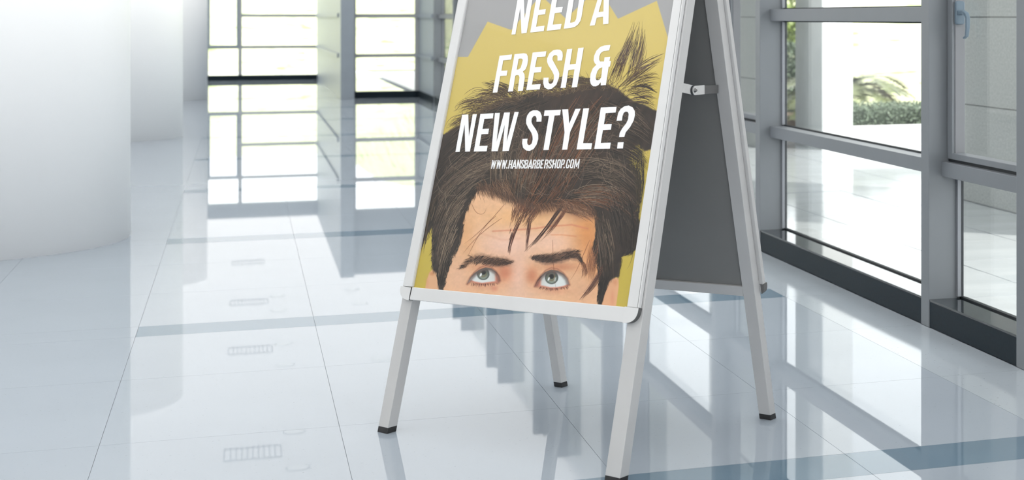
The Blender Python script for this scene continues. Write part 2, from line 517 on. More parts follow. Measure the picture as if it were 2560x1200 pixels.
far_window(nw + 2, X2 + 0.19, XW, YB, [(0.60, 0.655, X2 + 0.19, XW), (1.19, 1.25, X2 + 0.19, XW)], [(X2 + 0.19, X2 + 0.23), (XW - 0.05, XW)], 1.66,
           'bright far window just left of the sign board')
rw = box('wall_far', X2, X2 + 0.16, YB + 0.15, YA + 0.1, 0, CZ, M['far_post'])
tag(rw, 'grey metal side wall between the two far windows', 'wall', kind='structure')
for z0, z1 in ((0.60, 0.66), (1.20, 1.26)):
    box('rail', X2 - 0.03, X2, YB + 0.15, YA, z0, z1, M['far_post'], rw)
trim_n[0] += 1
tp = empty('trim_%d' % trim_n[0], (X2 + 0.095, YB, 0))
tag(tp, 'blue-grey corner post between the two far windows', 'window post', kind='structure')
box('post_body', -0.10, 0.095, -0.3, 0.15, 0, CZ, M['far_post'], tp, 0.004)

# ------------------------------------------------------------------ outside: paving, granite piers, pillar, planter, lawn
pav = box('paving', XW + 0.14, 16, -4, 60, -0.3, -0.004, M['paving_joint'])
tag(pav, 'pale glossy paving outside the window wall', 'paving', kind='structure')
box('far_terrace', -20, XW + 0.14, 32.3, 60, -0.3, -0.004, M['paving'], pav)
pv = None
for i in range(10):
    for j in range(22):
        x0 = XW + 0.17 + i * 0.62 ; y0 = 3.0 + j * 0.62 + (0.31 if i % 2 else 0)
        if x0 > 7.6: continue
        if pv is None:
            o = box('paving_slab', -0.306, 0.306, -0.306, 0.306, -0.03, 0, M['paving']); pv = o.data
        else:
            o = bpy.data.objects.new('paving_slab', pv); COL.objects.link(o)
        o.parent = pav
        o.location = (x0 + 0.31, y0 + 0.31, RNG.uniform(-0.0008, 0.0008))
def pier(y0, y1, label, th=0.6):
    r = empty('granite_pier', (4.47, (y0 + y1) / 2, 0))
    tag(r, label, 'pier', 'granite piers outside')
    d = (y1 - y0) / 2
    box('core', 0.01, th - 0.01, -d + 0.01, d - 0.01, 0, 3.0, M['granite_dk'], r)
    zc = [0.0, 0.63, 1.2, 1.78, 2.36, 2.94]
    for a, b in zip(zc[:-1], zc[1:]):
        box('granite_block', 0, th, -d, d, a + 0.003, b - 0.003, M['granite'], r, 0.002)
    return r
pier(7.30, 9.50, 'grey granite pier seen through the casement with the handle')
pier(13.7, 15.3, 'grey granite pier seen in the gap beside the sign', 0.28)
pil = empty('square_pillar', (4.957, 13.3, 0))
tag(pil, 'square pillar outside with a white front and its shaded side coloured grey', 'pillar')
box('shade_side_panel', -0.012, 0, 0.0, 0.72, 0, 3.4, M['shadeplaster'], pil)  # shade on the side turned from the sun, put in as grey colour
box('pillar_body', 0, 0.285, 0, 0.72, 0, 3.4, M['white'], pil)

pl = empty('planter', (5.2, 13.5, 0))
tag(pl, 'low white stone planter wall below the clipped hedge', 'planter')
box('wall', 0.0, 9.0, 0, 0.14, 0, 0.15, M['white'], pl)
box('coping', -0.01, 9.0, -0.012, 0.15, 0.15, 0.188, M['white'], pl, 0.004)
soil = box('garden_bed', 5.25, 14.2, 13.66, 16.3, 0, 0.158, M['trunk'])
tag(soil, 'brown soil bed behind the white planter wall', 'soil', kind='structure')

def leaves(name, boxes, n, size, m, parent, seed):
    rg = np.random.default_rng(seed)
    V, Fc = [], []
    for _ in range(n):
        x0, x1, y0, y1, z0, z1 = boxes[rg.integers(len(boxes))]
        p = np.array([rg.uniform(x0, x1), rg.uniform(y0, y1), rg.uniform(z0, z1)])
        f = rg.integers(4)                       # push most leaves to the skin
        if f == 0: p[1] = y0 + rg.normal(0, 0.012)
        elif f == 1: p[2] = z1 + rg.normal(0, 0.014)
        elif f == 2: p[0] = (x0 if rg.random() < .5 else x1) + rg.normal(0, 0.012)
        d = rg.normal(size=3); d /= np.linalg.norm(d)
        e = np.cross(d, rg.normal(size=3)); e /= np.linalg.norm(e)
        s = size * rg.uniform(0.6, 1.3)
        k = len(V)
        V += [p - d * s, p + e * s * 0.45, p + d * s, p - e * s * 0.45]
        Fc.append((k, k + 1, k + 2, k + 3))
    o = mesh_obj(name, V, Fc, m, parent)
    o['kind'] = 'stuff'
    return o
hd = empty('clipped_hedge', (5.28, 13.70, 0.16))
tag(hd, 'clipped green hedge growing in the white planter', 'hedge')
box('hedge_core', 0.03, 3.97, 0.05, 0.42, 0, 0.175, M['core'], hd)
leaves('foliage', [(0, 4.0, 0.02, 0.46, 0.0, 0.20)], 15000, 0.016, M['leaf'], hd, 3)
hb = empty('garden_shrub', (5.35, 16.55, 0.0))
tag(hb, 'dark green shrub seen between the window frame and the square pillar', 'shrub')
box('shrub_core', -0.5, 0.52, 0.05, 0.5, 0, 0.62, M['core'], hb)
leaves('foliage', [(-0.55, 0.55, 0.0, 0.55, 0.0, 0.68), (-0.3, 0.5, 0.0, 0.4, 0.6, 0.9)], 5000, 0.028, M['leaf'], hb, 5)

def palm(loc, label, nf, length, seed, h):
    rg = np.random.default_rng(seed)
    r = empty('sago_palm', loc)
    tag(r, label, 'palm', 'sago palms behind the hedge')
    cylinder('trunk', (0, 0), 0.09, 0.0, h, M['trunk'], r, 16)
    for i in range(nf):
        az = 2 * math.pi * i / nf + rg.uniform(-0.15, 0.15)
        el0 = rg.uniform(0.25, 1.0)
        L = length * rg.uniform(0.85, 1.1)
        V, Fc = [], []
        pts = []
        p = np.array([0, 0, h]); a = el0
        n = 22
        for s in range(n + 1):
            pts.append(p.copy())
            d = np.array([math.cos(az) * math.cos(a), math.sin(az) * math.cos(a), math.sin(a)])
            p = p + d * L / n
            a -= (el0 + 0.75) / n
        side = np.array([-math.sin(az), math.cos(az), 0])
        for s in range(n):
            k = len(V)
            w = 0.008 * (1 - s / n) + 0.002
            V += [pts[s] - side * w, pts[s] + side * w, pts[s + 1] + side * w, pts[s + 1] - side * w]
            Fc.append((k, k + 1, k + 2, k + 3))
            if s < 2: continue
            t = (pts[s + 1] - pts[s]); t /= np.linalg.norm(t)
            for q in range(3):
                base = pts[s] + (pts[s + 1] - pts[s]) * q / 3
                ll = 0.20 * math.sin(math.pi * (0.12 + 0.83 * s / n)) ** 0.7
                for sg in (-1, 1):
                    k = len(V)
                    dr = side * sg * 0.86 + t * 0.45 + np.array([0, 0, 0.18 - 0.2 * rg.random()])
                    V += [base - t * 0.010, base + t * 0.010, base + dr * ll]
                    Fc.append((k, k + 1, k + 2))
        mesh_obj('frond', V, Fc, M['frond'], r)
    return r
palm((5.75, 15.0, 0.16), 'sago palm with arching fronds right of the white pillar', 34, 0.85, 21, 0.20)
palm((7.7, 15.3, 0.16), 'sago palm at the right of the garden, behind the hedge', 34, 0.85, 22, 0.16)
palm((5.6, 18.4, 0.35), 'sago palm left of the pillar behind the dark shrub', 16, 0.7, 23, 0.35)

# sloping lawn behind everything; it starts behind the planter and, farther left, behind the far front
V, Fc = [], []
nx, ny = 70, 60
def lawn_base(x): return 16.4 + (36.0 - 16.4) * min(1.0, max(0.0, (6.2 - x) / 1.2))
for j in range(ny + 1):
    for i in range(nx + 1):
        x = -20 + 70.0 * i / nx
        yy = lawn_base(x) + 55.0 * (j / ny) ** 1.3
        z = 0.02 + 0.115 * (yy - lawn_base(x)) + 0.12 * mnoise(Vector((x * 0.5, yy * 0.4, 0))) * min(1, j / 3)
        V.append((x, yy, z))
keep = []
for j in range(ny):
    for i in range(nx):
        a = j * (nx + 1) + i
        keep.append((a, a + 1, a + nx + 2, a + nx + 1))
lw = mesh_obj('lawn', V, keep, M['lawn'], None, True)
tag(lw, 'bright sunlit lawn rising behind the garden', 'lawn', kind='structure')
for i, (x, y, w, h) in enumerate(((9.5, 27, 1.2, 0.7), (12.5, 33, 1.6, 0.9), (8.2, 23, 0.6, 0.4))):
    z = 0.02 + 0.115 * (y - 16.4)
    s = empty('lawn_bush', (x, y, z - 0.1))
    tag(s, 'pale green bush on the bright lawn, %s of the three' % ('middle', 'farthest', 'nearest')[i], 'bush', 'bushes on the lawn')
    leaves('foliage', [(-w / 2, w / 2, -w / 2, w / 2, 0, h)], 1600, 0.06, M['leaf2'], s, 40 + i)

# ------------------------------------------------------------------ the A-frame sign
FO = np.array([0.3939, 4.6538, 0.0]); FU = np.array([0.5939, -0.8046, 0.0]); FU /= np.linalg.norm(FU)
LEAN = math.radians(13.5)
FV = np.array([-FU[1], FU[0], 0.0])
FWv = FV * math.sin(LEAN) + np.array([0, 0, math.cos(LEAN)])
FN = np.cross(FU, FWv)                           # towards the viewer
BO = np.array([0.9786, 5.0493, 0.0]); BU = np.array([0.6383, -0.7698, 0.0]); BU /= np.linalg.norm(BU)
BL_ = math.radians(13.0)
BV = np.array([-BU[1], BU[0], 0.0])
BWv = -BV * math.sin(BL_) + np.array([0, 0, math.cos(BL_)])
BN = np.cross(BU, BWv)                           # towards the inside of the A
def fp(u, w, n=0.0): return FO + FU * u + FWv * w + FN * n
def bp(u, w, n=0.0): return BO + BU * u + BWv * w + BN * n

sign = empty('a_frame_sign', (0.95, 4.5, 0))
tag(sign, 'silver A-frame pavement sign with a yellow barber poster on the lobby floor', 'sign')
bpy.context.view_layer.update()
S_INV = -np.array([0.95, 4.5, 0.0])
def sobj(name, pts, faces, m, parent=None, **kw):
    par = parent or sign
    return mesh_obj(name, [np.asarray(p) + S_INV for p in pts], faces, m, par, **kw)
def hexa(name, P, m, parent=None, bevel=0.0):
    return sobj(name, P, HEXF, m, parent, bevel=bevel)

TOPW = 1.40
def leg(fn, nz, cosl, ul0, ul1, ur0, ur1, depth, name='leg'):
    """square tube leg from the rubber foot up; ul/ur left and right edge (at floor, slope)"""
    FH = 0.016
    def ring(z):
        P = []
        for (uu, sl, nn) in ((ul0, ul1, 0), (ur0, ur1, 0), (ur0, ur1, -depth), (ul0, ul1, -depth)):
            w = (z - nz * nn) / cosl
            P.append(fn(uu + sl * w, w, nn))
        return P
    lg = hexa(name, ring(FH) + [fn(ul0 + ul1 * TOPW, TOPW, 0), fn(ur0 + ur1 * TOPW, TOPW, 0), fn(ur0 + ur1 * TOPW, TOPW, -depth), fn(ul0 + ul1 * TOPW, TOPW, -depth)], M['alu'], None, 0.0012)
    ft = hexa('rubber_foot', ring(0.0) + ring(FH + 0.0005), M['rubber'], lg, 0.001)
    return lg
leg(fp, FN[2], FWv[2], -0.0405, 0.012, 0.0, 0.016, 0.034)
leg(fp, FN[2], FWv[2], 0.8245, -0.006, 0.8745, -0.0088, 0.034)
leg(bp, BN[2], BWv[2], -0.032, 0.0, 0.0, -0.004, 0.030)
leg(bp, BN[2], BWv[2], 0.7565, -0.002, 0.7964, 0.001, 0.030)

# front snap frame (quads in the leaning plane; front face 14 mm proud of the legs)
NF, NB_ = 0.014, 0.0006
def slab(name, c, m, n0=NB_, n1=NF, fn=fp, parent=None, bevel=0.0016):
    return hexa(name, [fn(*p, n0) for p in c] + [fn(*p, n1) for p in c], m, parent, bevel)
WT = 1.405
def lo(w): return -0.0281 + 0.0242 * (w - 0.42)
def li(w): return 0.0118 + 0.0190 * (w - 0.42)
def ri(w): return 0.8240 + 0.0009 * (w - 0.447)
def ro(w): return 0.8633 - 0.0062 * (w - 0.447)
fr_l = slab('frame_rail', [(lo(0.4195), 0.4195), (li(0.4212), 0.4212), (li(WT), WT), (lo(WT), WT)], M['alu_front'])
fr_r = slab('frame_rail', [(ri(0.4472), 0.4472), (ro(0.4483), 0.4483), (ro(WT), WT), (ri(WT), WT)], M['alu_front'])
fr_b = slab('frame_rail', [(0.0093, 0.3838), (0.8180, 0.4058), (0.8236, 0.4466), (0.0120, 0.4205)], M['alu_front'])
fr_t = slab('frame_rail', [(lo(WT), WT), (ro(WT), WT), (ro(WT), WT + 0.04), (lo(WT), WT + 0.04)], M['alu_front'])
for p in (fr_l, fr_r):                                   # thin grooves along the rails
    pass
slab('groove_line', [(li(0.4212) - 0.0022, 0.4212), (li(0.4212) - 0.0010, 0.4212), (li(WT) - 0.0010, WT), (li(WT) - 0.0022, WT)], M['steel'], NF, NF + 0.0004, bevel=0, parent=fr_l)
slab('groove_line', [(ro(0.4483) - 0.0042, 0.4483), (ro(0.4483) - 0.0030, 0.4483), (ro(WT) - 0.0030, WT), (ro(WT) - 0.0042, WT)], M['granite_dk'], NF, NF + 0.0002, bevel=0, parent=fr_r)
slab('shadow_gap', [(ro(0.449) - 0.004, 0.449), (ro(0.449) - 0.0006, 0.449), (ro(WT) - 0.0006, WT), (ro(WT) - 0.004, WT)], M['gasket'], -0.0006, NB_, bevel=0, parent=fr_r)
def corner_piece(P00, P10, P11, P01, rnd, n0, n1):
    """quad P00(inner top) ... with the outer bottom corner rounded: P11 replaced by an arc"""
    P00, P10, P11, P01 = map(np.array, (P00, P10, P11, P01))
    pts = [P00, P10]
    for q in range(0, 13):
        a = q / 12 * math.pi / 2
        pts.append(P00 + (P10 - P00) * math.cos(a) + (P01 - P00) * math.sin(a)) if rnd else None
    pts.append(P01) if not rnd else None
    return pts
def rounded(name, inner, outer_h, outer_v, n0, n1):
    I, H, Vv = map(np.array, (inner, outer_h, outer_v))
    pts = [I]
    for q in range(15):
        a = q / 14 * math.pi / 2
        ca, sa = math.cos(a) ** 0.8, math.sin(a) ** 0.8     # fuller than a plain quarter ellipse
        pts.append(I + (H - I) * ca + (Vv - I) * sa)
    n = len(pts)
    V = [fp(p[0], p[1], n0) for p in pts] + [fp(p[0], p[1], n1) for p in pts]
    area = sum(pts[i][0] * pts[(i + 1) % n][1] - pts[(i + 1) % n][0] * pts[i][1] for i in range(n))
    idx = list(range(n)) if area > 0 else list(range(n))[::-1]
    Fc = [tuple(i + n for i in idx), tuple(idx[::-1])] + [(idx[i], idx[(i + 1) % n], idx[(i + 1) % n] + n, idx[i] + n) for i in range(n)]
    body = sobj(name, V, Fc, M['capbody'])
    V2 = [fp(p[0], p[1], n1 - 0.0005) for p in pts] + [fp(p[0], p[1], n1 + 0.0006) for p in pts]
    sobj('cap_plate', V2, Fc, M['corner'], body)
    return body
rounded('corner_cap', (0.0092, 0.4190), (-0.0345, 0.4190), (0.0085, 0.3822), -0.002, NF + 0.001)
rounded('corner_cap', (0.8182, 0.4474), (0.8650, 0.4478), (0.8182, 0.4052), -0.006, NF + 0.001)
slab('backing_board', [(li(0.42) - 0.01, 0.41), (ri(0.44) + 0.01, 0.437), (ri(WT) + 0.01, WT + 0.01), (li(WT) - 0.01, WT + 0.01)], M['backing'], 0.0008, 0.0050, bevel=0)

# rear panel of the A
def bslab(name, c, m, n0, n1, parent=None, bevel=0.0015):
    P = [bp(*p, n1) for p in c] + [bp(*p, n0) for p in c]
    return hexa(name, P, m, parent, bevel)
bslab('rear_rail', [(0.0, 0.372), (0.755, 0.388), (0.757, 0.4185), (0.0, 0.400)], M['alu'], -0.024, -0.001)
bslab('rear_board', [(-0.001, 0.40), (0.7575, 0.4195), (0.755, TOPW), (-0.003, TOPW)], M['backing'], -0.016, -0.010, bevel=0)
bslab('rear_frame', [(0.760, 0.418), (0.809, 0.418), (0.806, TOPW), (0.758, TOPW)], M['alu'], -0.046, -0.031)
bslab('rear_frame', [(-0.045, 0.40), (0.004, 0.40), (0.002, TOPW), (-0.047, TOPW)], M['alu'], -0.046, -0.031)
bslab('rear_frame', [(-0.045, 0.36), (0.800, 0.392), (0.808, 0.418), (-0.045, 0.40)], M['alu'], -0.044, -0.031)
V = []
arc = [(0.800, 0.4185), (0.8115, 0.4185)] + [(0.800 + 0.0115 * math.cos(a), 0.4185 - 0.030 * math.sin(a)) for a in np.linspace(0, math.pi / 2, 9)]
n = len(arc)
sobj('corner_cap', [bp(p[0], p[1], -0.030) for p in arc] + [bp(p[0], p[1], -0.050) for p in arc],
     [tuple(range(n)), tuple(range(2 * n - 1, n - 1, -1))] + [(i, i + n, (i + 1) % n + n, (i + 1) % n) for i in range(n)], M['granite_dk'])
# top cap joining the two halves (above the picture)
hexa('hinge_bar', [fp(-0.03, TOPW, -0.045), fp(0.87, TOPW, -0.045), fp(0.87, TOPW, 0.016), fp(-0.03, TOPW, 0.016), fp(-0.03, TOPW + 0.05, -0.06), fp(0.87, TOPW + 0.05, -0.06), fp(0.87, TOPW + 0.05, 0.0), fp(-0.03, TOPW + 0.05, 0.0)], M['alu'])

# folding strap between front and rear legs on the right side
FR_, BR_ = np.array([0.914, 3.949, 0.0]), np.array([1.487, 4.436, 0.0])
DR = (BR_ - FR_) / np.linalg.norm(BR_ - FR_)
NR = np.array([DR[1], -DR[0], 0.0])              # outwards to the right
def rp(t, z, o): return FR_ + DR * t + np.array([0, 0, z]) + NR * o
def strap(name, a, b, hw, o0, o1, m, round_a=False, round_b=False):
    a, b = np.array(a), np.array(b)
    d = (b - a) / np.linalg.norm(b - a); nn = np.array([-d[1], d[0]])
    pts = []
    if round_b:
        pts += [b + d * hw * math.cos(t) + nn * hw * math.sin(t) for t in np.linspace(-math.pi / 2, math.pi / 2, 12)]
    else: pts += [b - nn * hw, b + nn * hw]
    if round_a:
        pts += [a - d * hw * math.cos(t) + nn * hw * math.sin(t) for t in np.linspace(math.pi / 2, -math.pi / 2, 12)]
    else: pts += [a + nn * hw, a - nn * hw]
    n = len(pts)
    return sobj(name, [rp(p[0], p[1], o0) for p in pts] + [rp(p[0], p[1], o1) for p in pts],
                [tuple(range(n)), tuple(range(2 * n - 1, n - 1, -1))] + [(i, i + n, (i + 1) % n + n, (i + 1) % n) for i in range(n)], m)
strap('hinge_strap', (0.28, 1.0150), (0.388, 0.9962), 0.0130, -0.034, -0.031, M['steel'], round_b=True)
strap('strap_washer', (0.3845, 0.9962), (0.3850, 0.9962), 0.0134, -0.031, -0.029, M['gasket'], round_a=True, round_b=True)
st2 = strap('hinge_strap', (0.3885, 0.9960), (0.4346, 0.9965), 0.0128, -0.029, -0.026, M['steel'], round_a=True)
strap('hinge_strap', (0.41, 0.9962), (0.512, 0.9948), 0.0120, -0.033, -0.030, M['strapdk'])
pv_ = [(0.3865 + 0.0070 * math.cos(t), 0.9962 + 0.0070 * math.sin(t)) for t in np.linspace(0, 2 * math.pi, 20, endpoint=False)]
n = len(pv_)
sobj('rivet', [rp(p[0], p[1], -0.027) for p in pv_] + [rp(p[0] * 0.4 + 0.3865 * 0.6, p[1] * 0.4 + 0.9962 * 0.6, -0.020) for p in pv_],
     [tuple(range(n)), tuple(range(2 * n - 1, n - 1, -1))] + [(i, i + n, (i + 1) % n + n, (i + 1) % n) for i in range(n)], M['rivet'], st2)

# ------------------------------------------------------------------ the printed poster
# artwork is drawn on a flat sheet with its own layout grid (1 unit = one photo pixel) and carried over to the leaning plane
NP = 0.0060
def sheet(X, Y, n=NP):
    X = np.asarray(X, float); Y = np.asarray(Y, float)
    a = (X - CX) / F; b = -(Y - Y0) / F
    d = np.stack([SN + a * CS, CS - a * SN, b], -1)
    o = FO + FN * n
    k = (FN @ (o - np.array([0, 0, EYE]))) / (d @ FN)
    return np.array([0, 0, EYE]) + d * k[..., None]

def lin_arr(c): 
    c = np.asarray(c, float) / 255.0
    return np.where(c <= 0.04045, c / 12.92, ((c + 0.055) / 1.055) ** 2.4)
def print_mat():
    m = bpy.data.materials.new('poster_print')
    m.use_nodes = True
    nt = m.node_tree
    p = nt.nodes['Principled BSDF']
    at = nt.nodes.new('ShaderNodeAttribute')
    at.attribute_name = 'ink'
    nt.links.new(at.outputs['Color'], p.inputs['Base Color'])
    p.inputs['Roughness'].default_value = 0.5
    p.inputs['Specular IOR Level'].default_value = 0.25
    return m
M['print'] = print_mat()
INK = 0.98                                          # paper reflectance
def ink_mesh(name, P, faces, colors, parent):
    me = bpy.data.meshes.new(name)
    P = np.asarray(P) + S_INV
    if isinstance(faces, np.ndarray):
        me.vertices.add(len(P)); me.vertices.foreach_set('co', P.ravel().astype(np.float32))
        nf, k = faces.shape
        me.loops.add(nf * k); me.loops.foreach_set('vertex_index', faces.ravel().astype(np.int32))
        me.polygons.add(nf); me.polygons.foreach_set('loop_start', (np.arange(nf) * k).astype(np.int32))
        me.polygons.foreach_set('loop_total', np.full(nf, k, np.int32))
        me.update(calc_edges=True)
    else:
        me.from_pydata([tuple(map(float, v)) for v in P], [], faces); me.update()
    at = me.color_attributes.new('ink', 'FLOAT_COLOR', 'POINT')
    c = np.ones((len(P), 4), np.float32); c[:, :3] = lin_arr(colors) * INK
    at.data.foreach_set('color', c.ravel())
    me.materials.append(M['print'])
    o = bpy.data.objects.new(name, me); COL.objects.link(o)
    o.parent = parent
    return o

def inside_sdf(poly, X, Y):
    """signed distance, positive inside"""
    P = np.asarray(poly, float); n = len(P)
    d2 = np.full(X.shape, 1e12); ins = np.zeros(X.shape, bool)
    for i in range(n):
        a = P[i]; b = P[(i + 1) % n]
        ex, ey = b - a; wx, wy = X - a[0], Y - a[1]
        t = np.clip((wx * ex + wy * ey) / (ex * ex + ey * ey + 1e-9), 0, 1)
        d2 = np.minimum(d2, (wx - ex * t) ** 2 + (wy - ey * t) ** 2)
        c = ((a[1] > Y) != (b[1] > Y))
        if abs(ey) > 1e-9:
            c &= X < (b[0] - a[0]) * (Y - a[1]) / ey + a[0]
            ins ^= c
    d = np.sqrt(d2)
    return np.where(ins, d, -d)

def smooth_noise(X, Y, sx, sy, seed):
    rg = np.random.default_rng(seed)
    T = rg.random((128, 128))
    gx = X / sx; gy = Y / sy
    ix = np.floor(gx).astype(int); iy = np.floor(gy).astype(int)
    fx = gx - ix; fy = gy - iy
    fx = fx * fx * (3 - 2 * fx); fy = fy * fy * (3 - 2 * fy)
    g = lambda a, b: T[a % 128, b % 128]
    return (g(ix, iy) * (1 - fx) + g(ix + 1, iy) * fx) * (1 - fy) + (g(ix, iy + 1) * (1 - fx) + g(ix + 1, iy + 1) * fx) * fy

STEP = 1.5
gy_ = np.arange(-118, 782, STEP); gx_ = np.linspace(0, 1, 385)
GX = np.empty((len(gy_), len(gx_))); GY = np.repeat(gy_[:, None], len(gx_), 1)
for r_, yv in enumerate(gy_):
    xl = 1173 - 0.1945 * yv - 9; xr = 1683 - 0.151 * yv + 9
    GX[r_] = xl + (xr - xl) * gx_
GY = np.minimum(GY, 722.5 + 0.0895 * (GX - 1034))      # lower edge of the sheet, tucked behind the bottom rail
C = np.empty(GX.shape + (3,))
def lay(color, alpha):
    global C
    al = np.clip(alpha, 0, 1)[..., None]
    C = C * (1 - al) + np.asarray(color, float) * al
def soft(poly, w, jitter=0.0, seed=0):
    d = inside_sdf(poly, GX, GY)
    if jitter: d = d + jitter * (smooth_noise(GX, GY, 4.5, 4.5, seed) + 0.7 * smooth_noise(GX, GY, 2.2, 2.2, seed + 1) - 0.85) * 2
    return np.clip(d / w + 0.5, 0, 1)
def blob(x, y, sx, sy, rot=0.0):
    c, s = math.cos(rot), math.sin(rot)
    dx, dy = GX - x, GY - y
    return np.exp(-(((dx * c + dy * s) / sx) ** 2 + ((-dx * s + dy * c) / sy) ** 2))
# backdrop
t = np.clip((GY - 100) / 600, 0, 1)[..., None]
C[:] = np.array([212, 191, 112]) * (1 - t) + np.array([192, 171, 70]) * t
lay((205, 180, 88), 0.5 * blob(1700, 250, 120, 200))
zig = [(1120, 142), (1170, 142), (1219, 54), (1278, 75), (1352, -12), (1414, 46), (1497, -30), (1545, 47), (1642, 2), (1670, 95), (1720, 270), (1760, 270), (1760, -300), (1100, -300), (1100, 142)]
lay((163, 163, 163), soft(zig, 1.5))
# skin
face = [(1085, 800), (1100, 720), (1115, 672), (1126, 640), (1146, 600), (1152, 545), (1185, 468), (1300, 455), (1420, 470), (1500, 510), (1505, 800)]
SK = (226, 179, 140)
lay(SK, soft(face, 3))
fm = soft(face, 3)
def tint(col, a): lay(col, a * fm)
tint((233, 188, 150), 0.9 * blob(1230, 560, 90, 60))
tint((236, 196, 176), 0.9 * blob(1270, 610, 70, 38))
tint((238, 196, 172), 0.8 * blob(1380, 605, 60, 30))
tint((232, 180, 125), 0.8 * blob(1300, 545, 90, 28))
tint((214, 146, 88), 0.95 * blob(1470, 580, 40, 70))
tint((206, 136, 82), 0.6 * blob(1485, 650, 28, 60))
tint((216, 160, 105), 0.5 * blob(1165, 590, 25, 70))
tint((228, 182, 150), 0.9 * blob(1145, 690, 30, 50))
tint((232, 190, 168), 0.9 * blob(1295, 690, 26, 70))
tint((199, 120, 88), 0.8 * blob(1262, 682, 20, 24))
tint((196, 122, 88), 0.8 * blob(1330, 690, 16, 22))
tint((190, 118, 84), 0.6 * blob(1400, 668, 46, 12))
tint((198, 124, 90), 0.5 * blob(1215, 668, 42, 10))
tint((215, 150, 122), 0.5 * blob(1210, 716, 38, 9))
tint((208, 140, 112), 0.5 * blob(1385, 728, 44, 8))
tint((206, 122, 100), 0.55 * blob(1236, 722, 9, 8))
tint((226, 186, 160), 0.8 * blob(1300, 745, 60, 24))
tint((222, 172, 136), 0.8 * blob(1455, 730, 30, 40))
def wrinkle(pts, w, col, a):
    d = np.full(GX.shape, 1e9)
    for p, q in zip(pts[:-1], pts[1:]):
        ex, ey = q[0] - p[0], q[1] - p[1]
        tt = np.clip(((GX - p[0]) * ex + (GY - p[1]) * ey) / (ex * ex + ey * ey), 0, 1)
        d = np.minimum(d, np.hypot(GX - p[0] - ex * tt, GY - p[1] - ey * tt))
    tint(col, a * np.exp(-(d / w) ** 2))
wrinkle([(1232, 578), (1290, 575), (1340, 571), (1372, 566), (1430, 562), (1470, 572)], 2.0, (205, 120, 92), 0.6)
wrinkle([(1378, 587), (1405, 587), (1440, 591)], 1.6, (205, 120, 80), 0.5)
wrinkle([(1200, 582), (1255, 600), (1300, 596)], 3.0, (216, 158, 128), 0.35)
gr = (smooth_noise(GX, GY, 3, 3, 61) + smooth_noise(GX, GY, 9, 7, 62) + smooth_noise(GX, GY, 26, 20, 63) - 1.5)
C = C * (1 + 0.035 * gr * fm)[..., None]
# ears
earL = [(1060, 735), (1067, 700), (1073, 682), (1083, 672), (1094, 678), (1099, 692), (1100, 735)]
lay((219, 170, 130), soft(earL, 2)); lay((196, 130, 82), 0.7 * blob(1080, 684, 6, 5)); lay((206, 148, 108), 0.5 * blob(1068, 705, 4, 14))
earR = [(1500, 790), (1503, 750), (1512, 722), (1520, 703), (1533, 694), (1546, 695), (1547, 715), (1543, 745), (1537, 790)]
lay((222, 168, 128), soft(earR, 2)); lay((206, 140, 100), 0.6 * blob(1538, 706, 6, 8)); lay((212, 142, 110), 0.5 * blob(1531, 745, 5, 22))
# hair masses
HB = np.array([48, 39, 34])
n1 = smooth_noise(GX + 0.5 * GY, GY, 10, 26, 5); n2 = smooth_noise(GX, GY + 0.3 * GX, 5, 14, 9)
hair_top = [(1085, 342), (1105, 338), (1138, 318), (1165, 306), (1188, 290), (1210, 272), (1240, 254), (1272, 246), (1300, 240), (1325, 231), (1350, 226), (1372, 232), (1398, 230), (1425, 222), (1452, 213), (1482, 208), (1520, 212), (1543, 222), (1562, 238), (1585, 254), (1612, 262), (1650, 282),
            (1650, 330), (1634, 345), (1632, 372), (1612, 378), (1590, 366), (1573, 374), (1580, 402), (1592, 428), (1600, 460), (1604, 500), (1598, 540), (1605, 590), (1598, 618), (1575, 632), (1553, 640), (1549, 672), (1545, 692), (1533, 695), (1519, 705), (1510, 735), (1502, 768), (1494, 768), (1497, 735), (1498, 700),
            (1496, 668), (1490, 640), (1485, 617), (1491, 590), (1495, 560), (1491, 542), (1465, 526), (1420, 519), (1380, 517), (1340, 520), (1300, 508), (1270, 497), (1245, 486), (1216, 472), (1194, 477), (1172, 507), (1158, 545), (1154, 578), (1151, 602), (1142, 625), (1129, 645), (1118, 680), (1106, 730), (1097, 730), (1096, 702),
            (1091, 681), (1083, 673), (1081, 640), (1082, 600), (1081, 568), (1070, 583), (1058, 610), (1046, 645), (1030, 660), (1020, 640)]
hair = soft(hair_top, 4.0, 1.0, 31)
hc = HB[None, None, :] * (0.72 + 0.45 * n1 + 0.25 * n2)[..., None]
C = C * (1 - hair[..., None]) + hc * hair[..., None]
def htint(col, a): lay(col, a * hair)
htint((96, 74, 56), 0.55 * blob(1300, 420, 60, 60)); htint((104, 66, 44), 0.45 * blob(1440, 340, 70, 60)); htint((98, 64, 44), 0.5 * blob(1520, 480, 50, 26))
htint((44, 38, 35), 0.7 * blob(1180, 420, 50, 30)); htint((38, 32, 29), 0.8 * blob(1575, 560, 30, 60)); htint((96, 86, 76), 0.5 * blob(1115, 590, 18, 60)); htint((70, 54, 46), 0.5 * blob(1440, 240, 90, 30))
htint((44, 36, 32), 0.5 * blob(1480, 430, 60, 30)); htint((58, 46, 40), 0.4 * blob(1540, 600, 20, 60))
# yellow gaps at the right edge
for q in ([(1574, 378), (1592, 368), (1612, 384), (1624, 402), (1620, 440), (1613, 478), (1603, 450), (1592, 424), (1580, 402)], [(1606, 480), (1618, 470), (1612, 530), (1604, 560), (1600, 530)], [(1062, 545), (1070, 528), (1072, 548), (1064, 570)]):
    lay((176, 158, 66), 0.8 * soft(q, 9, 9, 77))
